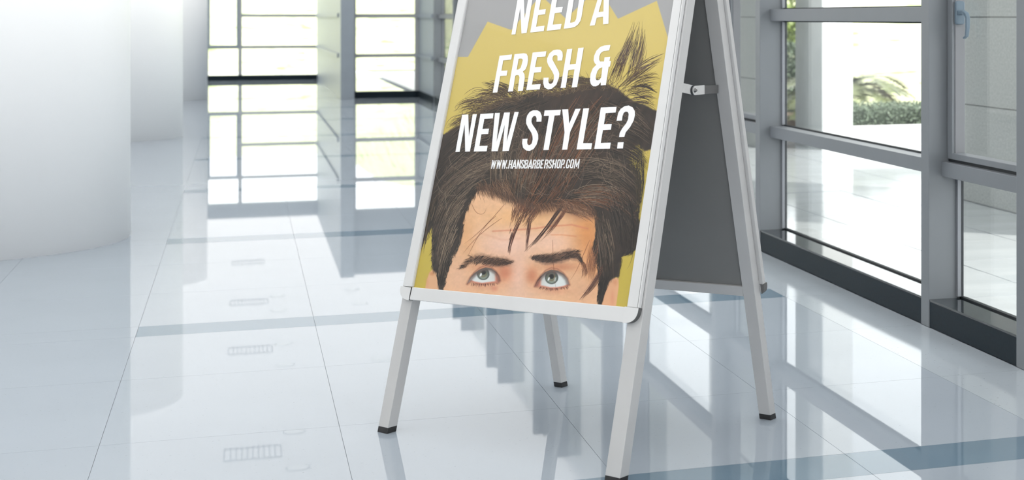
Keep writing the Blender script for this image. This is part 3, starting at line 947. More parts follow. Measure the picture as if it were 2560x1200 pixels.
# hair line fading on the forehead
lay((150, 104, 72), 0.55 * soft([(1290, 505), (1340, 515), (1400, 512), (1470, 525), (1485, 545), (1440, 548), (1400, 535), (1350, 540), (1310, 530)], 18))
lay((120, 84, 60), 0.4 * soft([(1200, 470), (1250, 480), (1300, 500), (1290, 515), (1240, 498), (1205, 485)], 14))
# brows
browL = [(1152, 671), (1163, 655), (1182, 640), (1198, 635), (1222, 639), (1245, 643), (1268, 645), (1284, 654), (1268, 664), (1240, 667), (1222, 663), (1200, 655), (1180, 656), (1165, 664)]
browR = [(1326, 642), (1345, 638), (1365, 637), (1385, 634), (1405, 628), (1430, 624), (1446, 629), (1453, 645), (1455, 660), (1446, 650), (1428, 648), (1405, 654), (1384, 659), (1360, 660), (1340, 654)]
lay((104, 72, 54), 0.60 * soft(browL, 10, 2, 51)); lay((88, 62, 50), 0.70 * soft(browR, 10, 2, 52))
lay((70, 50, 42), 0.5 * blob(1235, 655, 34, 7, 0.1)); lay((60, 44, 40), 0.5 * blob(1375, 649, 26, 8))
# eyes
def eye(lid_top, lid_bot, inner, iris, r, look):
    poly = lid_top + lid_bot
    lay((150, 88, 68), 0.55 * np.clip((inside_sdf(poly, GX, GY) + 5.5) / 5.0, 0, 1))
    lay((214, 138, 116), 0.8 * soft(poly, 3))
    scl = [(x_, y_ - 1.5) if i_ < len(lid_top) else (x_, y_ - 3.0) for i_, (x_, y_) in enumerate(poly)]
    sm = soft(scl, 3) * np.clip((np.abs(GX - inner[0]) - 8) / 5, 0, 1)
    lay((218, 224, 222), sm)
    lay((186, 178, 168), 0.6 * sm * blob(inner[0], inner[1] - 8, 22, 16))
    dd = np.hypot(GX - iris[0], (GY - iris[1]) * 1.02)
    im = np.clip((r - dd) / 1.6 + 0.5, 0, 1) * soft(poly, 2)
    ic = np.array([112, 122, 112]) * (0.75 + 0.5 * np.clip((GY - iris[1]) / r + 0.3, 0, 1))[..., None]
    C[:] = C * (1 - im[..., None]) + ic * im[..., None]
    lay((52, 56, 54), 0.85 * im * np.clip((dd - r * 0.72) / (r * 0.25), 0, 1))
    lay((118, 104, 66), 0.6 * im * np.exp(-((dd - r * 0.42) / (r * 0.16)) ** 2))
    lay((20, 20, 22), im * np.clip((r * 0.36 - np.hypot(GX - look[0], GY - look[1])) / 1.5 + 0.5, 0, 1))
    up = np.full(GX.shape, 1e9)
    for p, q in zip(lid_top[:-1], lid_top[1:]):
        ex, ey = q[0] - p[0], q[1] - p[1]
        tt = np.clip(((GX - p[0]) * ex + (GY - p[1]) * ey) / (ex * ex + ey * ey), 0, 1)
        up = np.minimum(up, np.hypot(GX - p[0] - ex * tt, GY - p[1] - ey * tt))
    xm = 0.5 * (lid_top[0][0] + lid_top[-1][0]); hw_ = 0.5 * abs(lid_top[-1][0] - lid_top[0][0])
    thick = 1.0 + 2.3 * np.clip(1 - ((GX - xm) / hw_) ** 2, 0, 1)
    lay((48, 34, 32), 0.92 * np.clip((thick - up) / 1.5, 0, 1))
    crease = np.full(GX.shape, 1e9)
    ct = [(x_, y_ - 7.5 * math.sin(math.pi * min(1, max(0, (x_ - lid_top[0][0]) / (lid_top[-1][0] - lid_top[0][0]))))) for (x_, y_) in lid_top]
    for p, q in zip(ct[:-1], ct[1:]):
        ex, ey = q[0] - p[0], q[1] - p[1]
        tt = np.clip(((GX - p[0]) * ex + (GY - p[1]) * ey) / (ex * ex + ey * ey), 0, 1)
        crease = np.minimum(crease, np.hypot(GX - p[0] - ex * tt, GY - p[1] - ey * tt))
    lay((132, 76, 58), 0.55 * np.exp(-(crease / 1.5) ** 2))
    lay((168, 160, 152), 0.5 * sm * np.exp(-(up / 5.0) ** 2))
    lay((70, 50, 44), 0.5 * np.exp(-((up - 3) / 4) ** 2) * soft(poly, 4))
    lay((245, 247, 248), np.clip((2.6 - np.maximum(np.abs(GX - look[0] + 5.5 + 0.25 * (GY - look[1])) * 1.15, np.abs(GY - look[1] - 6) * 0.55)) / 1.0, 0, 1))
eye([(1168, 710), (1176, 695), (1186, 685), (1200, 676), (1214, 671), (1228, 673), (1240, 681), (1247, 690), (1250, 702)], [(1246, 707), (1236, 706), (1222, 708), (1205, 710), (1188, 707), (1178, 703)], (1248, 700), (1208, 685), 15.5, (1209, 681))
eye([(1337, 716), (1343, 703), (1352, 692), (1364, 682), (1378, 677), (1394, 679), (1408, 686), (1418, 697), (1423, 712)], [(1418, 714), (1408, 718), (1392, 721), (1375, 721), (1358, 717), (1346, 716)], (1342, 713), (1379, 694), 16.5, (1379, 691))
lay((206, 214, 212), 0.7 * np.clip((2.8 - np.maximum(np.abs(GX - 1388 + 0.2 * (GY - 696)) * 1.0, np.abs(GY - 698) * 0.5)) / 1.2, 0, 1))
C = np.clip(C, 0, 255)
nr, nc = GX.shape
ids = np.arange(nr * nc).reshape(nr, nc)
quads = np.stack([ids[1:, :-1], ids[1:, 1:], ids[:-1, 1:], ids[:-1, :-1]], -1).reshape(-1, 4)
poster = ink_mesh('poster', sheet(GX.ravel(), GY.ravel()), quads, C.reshape(-1, 3), sign)
poster['label'] = 'printed poster: worried man with wild dark hair on yellow'

# strands of hair as fine printed strokes
SV, SF, SCOL = [], [], []
order = [0]
def bez(P, t):
    P = np.asarray(P, float)
    while len(P) > 1: P = P[:-1] * (1 - t) + P[1:] * t
    return P[0]
def stroke(P, w0, w1, col, seg=7, taper=True):
    pts = np.array([bez(P, i / seg) for i in range(seg + 1)])
    tg = np.gradient(pts, axis=0); tg /= (np.linalg.norm(tg, axis=1)[:, None] + 1e-9)
    nn = np.stack([-tg[:, 1], tg[:, 0]], 1)
    ww = np.linspace(w0, w1, seg + 1)
    if taper: ww = ww * np.sin(np.linspace(0.35, math.pi - 0.1, seg + 1)) ** 0.5
    k = sum(len(v) for v in SV)
    V2 = np.empty((2 * (seg + 1), 2)); V2[0::2] = pts + nn * ww[:, None] / 2; V2[1::2] = pts - nn * ww[:, None] / 2
    order[0] += 1
    SV.append(np.concatenate([V2, np.full((len(V2), 1), order[0])], 1))
    i = np.arange(seg)
    SF.append(np.stack([k + 2 * i, k + 2 * i + 1, k + 2 * i + 3, k + 2 * i + 2], 1))
    SCOL.append(np.repeat(np.clip(np.asarray(col, float) * 0.92, 0, 255)[None], len(V2), 0))
def xlim(y): return 1173 - 0.1945 * y + 1, 1683 - 0.151 * y - 1
def flow(n, P, spread, cols, w=(1.0, 1.8), curl=4.0, vary=16, seg=7, own=3.0):
    """n strokes along the guide P; spread = half-width of the bundle at each guide point (x,y)"""
    P = np.asarray(P, float); S = np.asarray(spread, float)
    for _ in range(n):
        r1 = RNG.uniform(-1, 1); r2 = RNG.uniform(-1, 1)
        Q = P + S * np.array([r1, r2]) + RNG.normal(0, own, P.shape)
        t0, t1 = sorted((RNG.uniform(0, 0.45), RNG.uniform(0.5, 1.0)))
        Q = np.array([bez(Q, t0 + (t1 - t0) * k / 3) for k in range(4)])
        Q[1:3] += RNG.normal(0, curl, (2, 2))
        c = np.array(cols[RNG.integers(len(cols))]) + RNG.normal(0, 1) * vary * np.array([1, 0.9, 0.8])
        bad = False
        for q in Q:
            a, b = xlim(q[1])
            if q[0] < a or q[0] > b or q[1] > 722 + 0.09 * (q[0] - 1034): bad = True
        if bad: continue
        ww = RNG.uniform(*w)
        stroke(Q, ww, ww * 0.7, c, seg)
DK = [(34, 28, 25), (44, 36, 31), (54, 44, 38)]
MD = [(72, 58, 48), (84, 68, 55), (60, 48, 40)]
LT = [(124, 106, 88), (148, 128, 106), (108, 90, 74)]
RD = [(118, 74, 48), (134, 86, 56), (98, 62, 42)]
WI = [(98, 78, 58), (84, 66, 52), (112, 90, 60)]
# plume and right wing
flow(46, [(1545, 212), (1566, 150), (1590, 100), (1594, 48)], [(26, 8), (22, 10), (14, 12), (6, 10)], [(84, 62, 50), (96, 72, 54), (70, 52, 46)], (0.6, 1.3), 3, 16, 9, 6)
flow(24, [(1575, 205), (1600, 150), (1618, 110), (1606, 60)], [(14, 8), (10, 10), (6, 16), (6, 10)], [(96, 76, 54), (110, 88, 58)], (0.8, 1.5), 3)
flow(30, [(1520, 220), (1540, 170), (1560, 120), (1580, 92)], [(14, 6), (14, 8), (10, 10), (8, 14)], [(92, 70, 52), (78, 58, 48)], (0.6, 1.3), 3, 16, 9, 5)
flow(42, [(1550, 226), (1590, 170), (1630, 152), (1664, 146)], [(14, 14), (12, 16), (10, 16), (2, 14)], WI, (0.8, 1.6), 4)
flow(46, [(1555, 236), (1600, 205), (1635, 190), (1656, 210)], [(14, 12), (14, 16), (8, 18), (4, 26)], [(76, 58, 48), (94, 74, 56)], (0.7, 1.5), 5)
flow(44, [(1560, 250), (1600, 232), (1630, 238), (1648, 262)], [(14, 10), (14, 14), (8, 16), (4, 20)], [(88, 70, 50), (70, 54, 44)], (0.8, 1.6), 6)
flow(14, [(1575, 215), (1605, 207), (1630, 216), (1652, 236)], [(3, 3), (3, 3), (3, 3), (3, 3)], [(52, 40, 36)], (2.0, 3.2), 1)
# fuzz on the crown
for _ in range(420):
    x0 = RNG.uniform(1150, 1560)
    yt = np.interp(x0, [1105, 1165, 1210, 1272, 1325, 1400, 1482, 1545, 1600], [340, 306, 272, 246, 231, 230, 208, 222, 258])
    a = RNG.uniform(-2.6, -0.5); L_ = RNG.uniform(10, 38)
    p0 = np.array([x0, yt + RNG.uniform(-4, 14)]); d = np.array([math.cos(a), math.sin(a)]) * L_
    b = np.array([-d[1], d[0]]) * RNG.normal(0, 0.5)
    stroke([p0, p0 + d * 0.5 + b, p0 + d * (0.9 + RNG.uniform(0, 0.2)) + b * RNG.uniform(-1, 1.5)], RNG.uniform(0.8, 1.4), 0.6, np.array([104, 84, 60]) + RNG.normal(0, 16), 6)
flow(70, [(1300, 262), (1250, 225), (1210, 232), (1165, 268)], [(26, 14), (30, 14), (30, 18), (20, 22)], WI, (0.8, 1.6), 9)
flow(70, [(1255, 282), (1205, 248), (1170, 256), (1140, 290)], [(20, 14), (24, 14), (22, 20), (10, 22)], WI, (0.7, 1.3), 9)
flow(60, [(1205, 300), (1175, 290), (1145, 300), (1118, 326)], [(16, 12), (18, 14), (12, 14), (6, 10)], WI, (0.7, 1.3), 7)
flow(60, [(1290, 250), (1270, 225), (1240, 208), (1210, 215)], [(20, 10), (20, 10), (20, 10), (14, 10)], [(92, 74, 54), (80, 64, 50)], (1.0, 2.0), 6)
flow(90, [(1420, 235), (1380, 205), (1340, 205), (1300, 224)], [(40, 10), (40, 8), (40, 8), (30, 8)], WI, (0.8, 1.5), 8)
flow(70, [(1500, 214), (1450, 196), (1410, 196), (1380, 214)], [(30, 8), (30, 8), (30, 8), (20, 8)], [(92, 76, 54), (78, 60, 48)], (0.8, 1.5), 6)
# crown and left mass
flow(330, [(1350, 262), (1250, 290), (1170, 330), (1100, 410)], [(50, 20), (50, 24), (40, 30), (14, 30)], DK + MD, (1.0, 2.2), 6)
flow(260, [(1300, 340), (1210, 350), (1140, 395), (1086, 480)], [(30, 26), (30, 26), (24, 30), (8, 30)], DK + MD + LT[:1], (0.9, 1.8), 6)
flow(190, [(1270, 400), (1190, 398), (1130, 430), (1085, 520)], [(24, 18), (24, 18), (20, 26), (8, 30)], MD + LT, (0.7, 1.3), 5)
flow(220, [(1215, 442), (1150, 446), (1108, 500), (1090, 590)], [(22, 14), (22, 18), (18, 24), (8, 24)], DK + MD + LT, (0.7, 1.4), 4)
flow(200, [(1165, 500), (1130, 530), (1108, 580), (1096, 650)], [(10, 16), (14, 18), (14, 20), (8, 20)], DK + LT + LT, (0.7, 1.3), 3)
flow(170, [(1140, 570), (1118, 600), (1104, 640), (1100, 700)], [(10, 14), (12, 16), (12, 18), (4, 14)], DK + LT, (0.7, 1.3), 3)
flow(60, [(1090, 480), (1076, 530), (1064, 580), (1052, 630)], [(8, 16), (6, 16), (6, 16), (4, 10)], DK + WI[:1], (0.9, 1.6), 4)
flow(70, [(1128, 620), (1112, 650), (1106, 685), (1101, 716)], [(8, 10), (8, 10), (5, 10), (3, 6)], DK, (0.8, 1.4), 2)
# centre
flow(300, [(1370, 270), (1330, 340), (1310, 410), (1300, 490)], [(70, 24), (70, 26), (60, 28), (50, 18)], DK + MD, (1.0, 2.0), 6)
flow(150, [(1275, 330), (1262, 385), (1262, 430), (1268, 486)], [(40, 20), (40, 20), (40, 20), (40, 10)], LT + MD + [(176, 150, 120)], (0.7, 1.2), 6)
flow(110, [(1345, 330), (1325, 385), (1310, 440), (1300, 500)], [(30, 20), (30, 20), (30, 20), (26, 12)], LT + RD, (0.7, 1.2), 5)
flow(280, [(1510, 250), (1450, 320), (1405, 400), (1370, 500)], [(60, 24), (60, 28), (50, 30), (40, 18)], DK + MD + RD, (0.9, 1.8), 6)
flow(120, [(1480, 290), (1430, 350), (1395, 420), (1370, 470)], [(50, 24), (50, 26), (40, 26), (30, 14)], RD + LT[:2], (0.6, 1.2), 5)
flow(150, [(1400, 430), (1375, 470), (1352, 505), (1325, 535)], [(44, 14), (40, 14), (34, 12), (26, 8)], DK + RD, (0.8, 1.6), 4)
# right mass
flow(220, [(1500, 270), (1560, 280), (1600, 310), (1634, 345)], [(40, 26), (30, 24), (20, 24), (6, 16)], DK + MD + LT[:1], (0.8, 1.7), 5)
flow(200, [(1460, 350), (1530, 350), (1590, 360), (1622, 420)], [(40, 24), (40, 24), (20, 18), (6, 26)], DK + MD, (0.8, 1.7), 6)
flow(200, [(1440, 430), (1500, 400), (1560, 420), (1600, 500)], [(40, 26), (40, 26), (30, 30), (8, 36)], DK + MD + LT[:1], (0.8, 1.6), 6)
flow(230, [(1440, 500), (1500, 465), (1560, 480), (1590, 560)], [(34, 16), (34, 20), (24, 26), (12, 40)], RD + LT + MD, (0.7, 1.3), 5)
flow(240, [(1530, 470), (1560, 520), (1572, 570), (1566, 622)], [(30, 20), (28, 26), (24, 26), (20, 10)], DK, (1.0, 2.0), 5)
flow(190, [(1500, 540), (1512, 590), (1522, 640), (1520, 690)], [(12, 20), (22, 24), (24, 24), (14, 14)], DK + MD + LT[:1], (0.8, 1.4), 4)
flow(70, [(1520, 680), (1508, 710), (1502, 735), (1498, 758)], [(10, 10), (7, 10), (5, 8), (2, 4)], DK, (0.8, 1.4), 2)
flow(90, [(1600, 380), (1606, 430), (1604, 480), (1598, 540)], [(18, 16), (14, 24), (10, 24), (8, 24)], [(70, 58, 40), (52, 44, 34)], (0.8, 1.5), 9)
flow(40, [(1575, 600), (1590, 622), (1578, 634), (1556, 640)], [(8, 8), (8, 6), (8, 5), (4, 3)], DK, (0.9, 1.7), 4)
flow(16, [(1596, 610), (1592, 650), (1578, 680), (1560, 692)], [(6, 10), (5, 10), (6, 10), (6, 6)], [(96, 82, 50)], (0.7, 1.2), 3)
# hairline fringe and locks on the forehead
flow(150, [(1225, 450), (1232, 468), (1240, 484), (1246, 500)], [(40, 10), (42, 10), (44, 12), (44, 12)], [(122, 88, 64), (104, 76, 58), (150, 112, 84)], (0.6, 1.1), 4)
flow(130, [(1330, 500), (1318, 520), (1306, 540), (1296, 560)], [(36, 10), (34, 10), (30, 10), (24, 12)], [(120, 76, 54), (100, 66, 50), (142, 92, 66)], (0.6, 1.2), 4)
flow(160, [(1400, 505), (1430, 515), (1462, 525), (1484, 545)], [(40, 12), (34, 12), (24, 12), (10, 14)], [(130, 86, 58), (108, 74, 54), (176, 132, 100)], (0.6, 1.1), 6)
flow(16, [(1422, 488), (1392, 540), (1362, 588), (1312, 630)], [(5, 5), (5, 5), (4, 4), (3, 3)], [(66, 46, 40), (92, 58, 46), (52, 38, 36)], (0.8, 1.5), 1.2, 10, 9, 1.6)
flow(16, [(1425, 510), (1405, 545), (1378, 580), (1352, 602)], [(5, 4), (5, 4), (4, 4), (4, 4)], [(120, 74, 56)], (0.8, 1.3), 2, 10, 8, 2)
flow(11, [(1328, 530), (1322, 570), (1319, 600), (1315, 636)], [(8, 6), (4, 6), (2, 4), (1, 2)], [(110, 64, 50), (84, 52, 44)], (0.9, 1.7), 1.2, 10, 8, 1.2)
flow(15, [(1308, 530), (1286, 570), (1268, 605), (1272, 642)], [(10, 8), (5, 6), (4, 4), (3, 3)], [(112, 66, 50), (90, 56, 46)], (0.9, 1.8), 1.5, 10, 8, 1.6)
flow(26, [(1512, 655), (1496, 700), (1476, 724), (1450, 752)], [(6, 8), (6, 6), (6, 5), (4, 3)], [(112, 72, 56), (92, 60, 48), (134, 88, 66)], (0.8, 1.5), 1.6, 10, 8, 1.6)
flow(40, [(1492, 600), (1480, 640), (1476, 680), (1480, 705)], [(10, 14), (10, 16), (10, 16), (10, 10)], [(170, 112, 78), (136, 88, 64)], (0.5, 0.9), 5)
for q in ([(1262, 510), (1220, 560), (1190, 590), (1160, 610)], [(1240, 540), (1200, 570), (1180, 620), (1170, 640)], [(1255, 545), (1215, 572), (1185, 596), (1158, 634)], [(1382, 600), (1382, 640), (1386, 700), (1390, 722)], [(1180, 510), (1190, 545), (1215, 540), (1216, 520)], [(1475, 600), (1455, 640), (1448, 672), (1426, 700)]):
    stroke(q, 0.9, 0.6, (150, 96, 70), 9)
def fringe(line, n, ang, length, cols, inset=5, w=(0.7, 1.3)):
    P = np.array(line, float)
    L_ = np.r_[0, np.cumsum(np.linalg.norm(np.diff(P, axis=0), axis=1))]
    for _ in range(n):
        t = RNG.uniform(0, L_[-1]); p = np.array([np.interp(t, L_, P[:, 0]), np.interp(t, L_, P[:, 1])])
        a = math.radians(ang + RNG.normal(0, 12)); d = np.array([math.cos(a), math.sin(a)])
        ln = RNG.uniform(*length)
        p = p - d * RNG.uniform(0.2, 0.8) * ln + RNG.normal(0, 1.0, 2)
        b = np.array([-d[1], d[0]]) * RNG.normal(0, 0.10) * ln
        q = p + d * ln
        if q[0] < xlim(q[1])[0] or q[0] > xlim(q[1])[1] or q[1] > 722 + 0.09 * (q[0] - 1034): continue
        ww = RNG.uniform(*w)
        stroke([p, p + d * ln * 0.5 + b, q], ww, ww * 0.5, np.array(cols[RNG.integers(len(cols))]) + RNG.normal(0, 7), 5)
fringe([(1190, 482), (1172, 507), (1158, 545), (1154, 578), (1151, 602)], 150, 98, (12, 26), DK + MD)
fringe([(1151, 602), (1142, 625), (1129, 645), (1118, 680), (1106, 722)], 150, 108, (10, 20), DK + LT[:1])
fringe([(1081, 568), (1082, 600), (1081, 640), (1083, 673)], 110, 104, (8, 18), DK + LT[:1])
fringe([(1083, 673), (1091, 681), (1096, 702), (1097, 720)], 40, 88, (8, 14), DK)
fringe([(1491, 542), (1495, 560), (1491, 590), (1485, 617), (1490, 640), (1496, 668)], 150, 100, (12, 26), DK + MD + RD[:1])
fringe([(1496, 668), (1498, 700), (1497, 735), (1494, 756)], 70, 96, (8, 18), DK)
fringe([(1553, 640), (1549, 672), (1545, 692)], 60, 84, (8, 16), DK + MD)
fringe([(1533, 695), (1519, 705), (1510, 735), (1503, 756)], 70, 96, (8, 16), DK)
fringe([(1194, 477), (1216, 472), (1245, 486), (1270, 497), (1300, 508), (1340, 520)], 260, 84, (10, 30), [(96, 70, 54), (120, 86, 64), (74, 56, 46)], w=(0.6, 1.1))
fringe([(1340, 520), (1380, 517), (1420, 519), (1465, 526), (1491, 542)], 260, 70, (10, 26), [(110, 76, 54), (88, 62, 48), (140, 100, 72)], w=(0.6, 1.1))
fringe([(1605, 590), (1598, 618), (1575, 632), (1553, 640)], 60, 120, (8, 20), DK)
fringe([(1580, 402), (1592, 428), (1600, 460), (1604, 500), (1598, 540)], 110, 20, (8, 26), [(58, 48, 36), (46, 38, 32)], w=(0.6, 1.2))
for _ in range(320):                                     # loose pale hairs crossing the mass
    x = RNG.uniform(1100, 1590); yv = RNG.uniform(270, 500)
    if inside_sdf(hair_top, np.array([[x]]), np.array([[yv]]))[0, 0] < 25: continue
    a = RNG.uniform(0, 2 * math.pi); ln = RNG.uniform(18, 60); d = np.array([math.cos(a), math.sin(a)]) * ln; bb = np.array([-d[1], d[0]]) * RNG.normal(0, 0.35)
    q = np.array([x, yv]) + d
    if q[0] < xlim(q[1])[0] + 4 or q[0] > xlim(q[1])[1] - 4 or inside_sdf(hair_top, np.array([[q[0]]]), np.array([[q[1]]]))[0, 0] < 4: continue
    stroke([(x, yv), np.array([x, yv]) + d * 0.35 + bb, np.array([x, yv]) + d * 0.7 + bb * RNG.uniform(-0.5, 1), q], 0.8, 0.5, np.array(LT[RNG.integers(3)]) + RNG.normal(0, 14), 8)
# brow hairs and lashes
def brow(pts, n, ang, cols):
    P = np.array(pts, float)
    for _ in range(n):
        t = RNG.uniform(0, len(P) - 1.001); i = int(t); p = P[i] + (P[i + 1] - P[i]) * (t - i)
        th = np.interp(t / (len(P) - 1), [0, 0.3, 0.8, 1], [3, 9, 9, 3])
        p = p + np.array([RNG.uniform(-3, 3), RNG.uniform(-th, th)])
        a = ang(t / (len(P) - 1)) + RNG.normal(0, 0.25)
        d = np.array([math.cos(a), math.sin(a)]) * RNG.uniform(7, 14)
        stroke([p, p + d * 0.5 + [0, -1], p + d], RNG.uniform(0.8, 1.4), 0.5, np.array(cols[RNG.integers(len(cols))]) + RNG.normal(0, 8), 4)
brow([(1284, 655), (1262, 654), (1235, 653), (1205, 646), (1180, 650), (1156, 668)], 300, lambda t: math.pi - 0.6 + 0.9 * (1 - t) * 0.3 - 0.55 * t + 0.9 * (t > 0.75), [(74, 52, 42), (96, 68, 52), (58, 42, 36)])
brow([(1328, 648), (1350, 648), (1375, 648), (1410, 640), (1440, 634), (1453, 652)], 320, lambda t: -0.75 + 0.75 * t + 0.9 * (t > 0.85), [(66, 48, 40), (88, 62, 50), (52, 40, 36)])
for (xs, yf, dx0) in ((np.linspace(1180, 1240, 24), lambda x: 709 - 0.002 * (x - 1210) ** 2, 1210), (np.linspace(1350, 1420, 28), lambda x: 720 - 0.0042 * (x - 1382) ** 2, 1385)):
    for x in xs:
        x += RNG.normal(0, 1.2)
        y = yf(x)
        d = np.array([(x - dx0) * 0.10 + RNG.normal(0, 1.5), RNG.uniform(5, 10)])
        stroke([(x, y), (x + d[0] * 0.4, y + d[1] * 0.6), (x + d[0], y + d[1])], 1.0, 0.5, (110, 58, 54), 4)
flow(30, [(1450, 650), (1462, 662), (1466, 680), (1458, 692)], [(4, 6), (5, 6), (5, 8), (5, 6)], [(140, 92, 66)], (0.6, 1.0), 3)
allv = np.concatenate(SV); P3 = sheet(allv[:, 0], allv[:, 1])
lay_n = np.floor(140 * np.arange(order[0] + 1) / order[0] + RNG.uniform(0, 60, order[0] + 1))      # 200 fine layers of ink
P3 = P3 + FN[None] * (0.0001 + 0.000005 * lay_n[allv[:, 2].astype(int)][:, None])
hs = ink_mesh('printed_hair', P3, np.concatenate(SF), np.concatenate(SCOL), poster)
hs['kind'] = 'stuff'
hs['label'] = 'fine printed strands of the tousled dark hair'

# lettering
def tess(loops, n):
    L3 = [[Vector((x, y, 0)) for (x, y) in lp_] for lp_ in loops]
    tri = geometry.tessellate_polygon(L3)
    flat = [p for lp_ in loops for p in lp_]
    return flat, [tuple(t) for t in tri]
def letter(name, loops, org, sc, n=0.0):
    loops = [[(org[0] + x / sc, org[1] + y / sc) for (x, y) in lp_] for lp_ in loops]
    flat, tri = tess(loops, n)
    fl_ = np.array(flat)
    P = sheet(fl_[:, 0], fl_[:, 1]) + FN * 0.0014
    # face the viewer
    out = []
    for t in tri:
        a, b, c = (P[i] for i in t)
        out.append(t if np.dot(np.cross(b - a, c - a), FN) > 0 else t[::-1])
    return ink_mesh(name, P, out, np.full((len(P), 3), 250.0), poster)
O1, S1 = (1260, 0), 8.5333
O2, S2 = (1210, 100), 7.3143
O3, S3 = (1120, 250), 8.0
O4, S4 = (1360, 250), 8.0
letter('letter_n', [[(165, 740), (250, 735), (355, 175), (380, 718), (490, 705), (612, 0), (648, -200), (553, -190), (520, 0), (448, 395), (435, 0), (428, -175), (330, -165), (295, 0)]], O1, S1)
letter('letter_e', [[(565, 697), (855, 665), (872, 550), (692, 572), (735, 325), (885, 305), (900, 197), (755, 212), (805, -75), (970, -95), (990, -215), (722, -185)]], O1, S1)
letter('letter_e', [[(917, 660), (1212, 628), (1235, 512), (1048, 528), (1090, 285), (1240, 265), (1262, 150), (1110, 162), (1155, -110), (1325, -130), (1345, -248), (1068, -220)]], O1, S1)
letter('letter_d', [[(1282, 615), (1430, 600), (1520, 575), (1590, 520), (1640, 440), (1665, 340), (1718, 0), (1740, -150), (1735, -230), (1700, -270), (1640, -285), (1430, -255)],
                    [(1418, 487), (1470, 482), (1520, 460), (1548, 400), (1608, 0), (1630, -130), (1600, -160), (1530, -150), (1495, 0)]], O1, S1)
letter('letter_a', [[(1835, 553), (1945, 540), (1985, 378), (2120, 358), (2120, 522), (2235, 510), (2248, 0), (2245, -280), (2110, -265), (2000, 0)], [(2025, 258), (2128, 248), (2135, 0), (2138, -120), (2098, 0)]], O1, S1)
letter('letter_f', [[(165, 965), (250, 960), (303, 660), (420, 652), (437, 558), (325, 565), (358, 375), (505, 360), (520, 265), (290, 290)]], O2, S2)
letter('letter_r', [[(443, 947), (535, 940), (578, 655), (612, 642), (645, 650), (655, 690), (628, 880), (626, 935), (718, 928), (728, 850), (752, 700), (748, 630), (718, 578), (765, 540), (795, 470), (812, 370), (808, 300), (785, 255), (735, 243), (565, 262)],
                    [(605, 545), (640, 540), (675, 510), (695, 450), (715, 370), (705, 345), (680, 340), (640, 345)]], O2, S2)
letter('letter_e', [[(778, 920), (1025, 905), (1042, 805), (882, 820), (922, 600), (1045, 588), (1062, 492), (940, 500), (975, 315), (1130, 303), (1148, 205), (895, 232)]], O2, S2)
letter('letter_s', [[(1095, 690), (1088, 790), (1110, 870), (1180, 908), (1250, 890), (1330, 820), (1375, 700), (1385, 620), (1365, 560), (1300, 440), (1258, 360), (1262, 310), (1290, 280), (1330, 278), (1350, 300), (1350, 380), (1435, 375), (1448, 290), (1440, 220), (1400, 180), (1340, 175), (1270, 190), (1200, 250), (1160, 340), (1158, 400), (1180, 460), (1250, 570), (1283, 640), (1285, 700), (1270, 770), (1240, 800), (1215, 805), (1190, 785), (1182, 750), (1190, 688)]], O2, S2)
letter('letter_h', [[(1405, 880), (1500, 875), (1550, 550), (1660, 540), (1610, 870), (1708, 862), (1830, 138), (1728, 150), (1683, 440), (1575, 448), (1622, 160), (1525, 170)]], O2, S2)
letter('ampersand', [[(2318, 92), (2210, 100), (2130, 130), (2060, 200), (2020, 290), (2010, 370), (2030, 425), (2060, 455), (1995, 520), (1955, 620), (1942, 740), (1960, 810), (2000, 848), (2050, 850), (2100, 825), (2140, 775), (2140, 832), (2235, 825), (2285, 490), (2310, 490), (2328, 385), (2300, 383), (2315, 308), (2210, 318), (2200, 395), (2130, 395), (2112, 360), (2115, 300), (2140, 240), (2190, 205), (2295, 192)],
                     [(2170, 500), (2120, 520), (2080, 570), (2055, 650), (2048, 700), (2060, 735), (2090, 740), (2125, 720), (2150, 680)]], O2, S2)
letter('letter_n', [[(155, 1042), (240, 1038), (340, 495), (350, 1035), (445, 1032), (585, 283), (500, 290), (425, 730), (413, 290), (290, 298)]], O3, S3)
letter('letter_e', [[(522, 1032), (780, 1028), (800, 915), (635, 920), (675, 688), (810, 680), (828, 573), (697, 580), (735, 378), (905, 370), (918, 265), (655, 280)]], O3, S3)
letter('letter_w', [[(875, 1027), (1000, 1025), (1140, 500), (1095, 1025), (1222, 1018), (1422, 240), (1338, 240), (1180, 835), (1245, 250), (1130, 253), (978, 835), (1045, 258), (945, 262)]], O3, S3)
letter('letter_s', [[(1497, 780), (1600, 775), (1590, 830), (1595, 880), (1620, 905), (1650, 900), (1680, 870), (1700, 790), (1695, 720), (1670, 650), (1610, 560), (1570, 470), (1568, 400), (1590, 310), (1640, 240), (1710, 207), (1790, 207), (1850, 240), (1882, 320), (1875, 435), (1775, 437), (1778, 370), (1765, 330), (1740, 320), (1710, 330), (1680, 375), (1675, 440), (1700, 500), (1770, 600), (1810, 690), (1812, 780), (1780, 890), (1720, 980), (1640, 1020), (1570, 1012), (1510, 960), (1488, 870)]], O3, S3)
letter('letter_t', [[(20, 211), (345, 195), (328, 305), (218, 312), (100, 1002), (-8, 1005), (105, 318), (2, 322)]], O4, S4)
letter('letter_y', [[(370, 190), (490, 185), (510, 475), (635, 180), (740, 175), (530, 640), (472, 993), (368, 998), (418, 650)]], O4, S4)
letter('letter_l', [[(658, 990), (950, 985), (970, 865), (788, 865), (908, 165), (792, 172)]], O4, S4)
letter('letter_e', [[(1012, 980), (1325, 975), (1342, 855), (1140, 862), (1185, 605), (1345, 595), (1362, 482), (1205, 487), (1240, 265), (1440, 252), (1458, 138), (1142, 152)]], O4, S4)
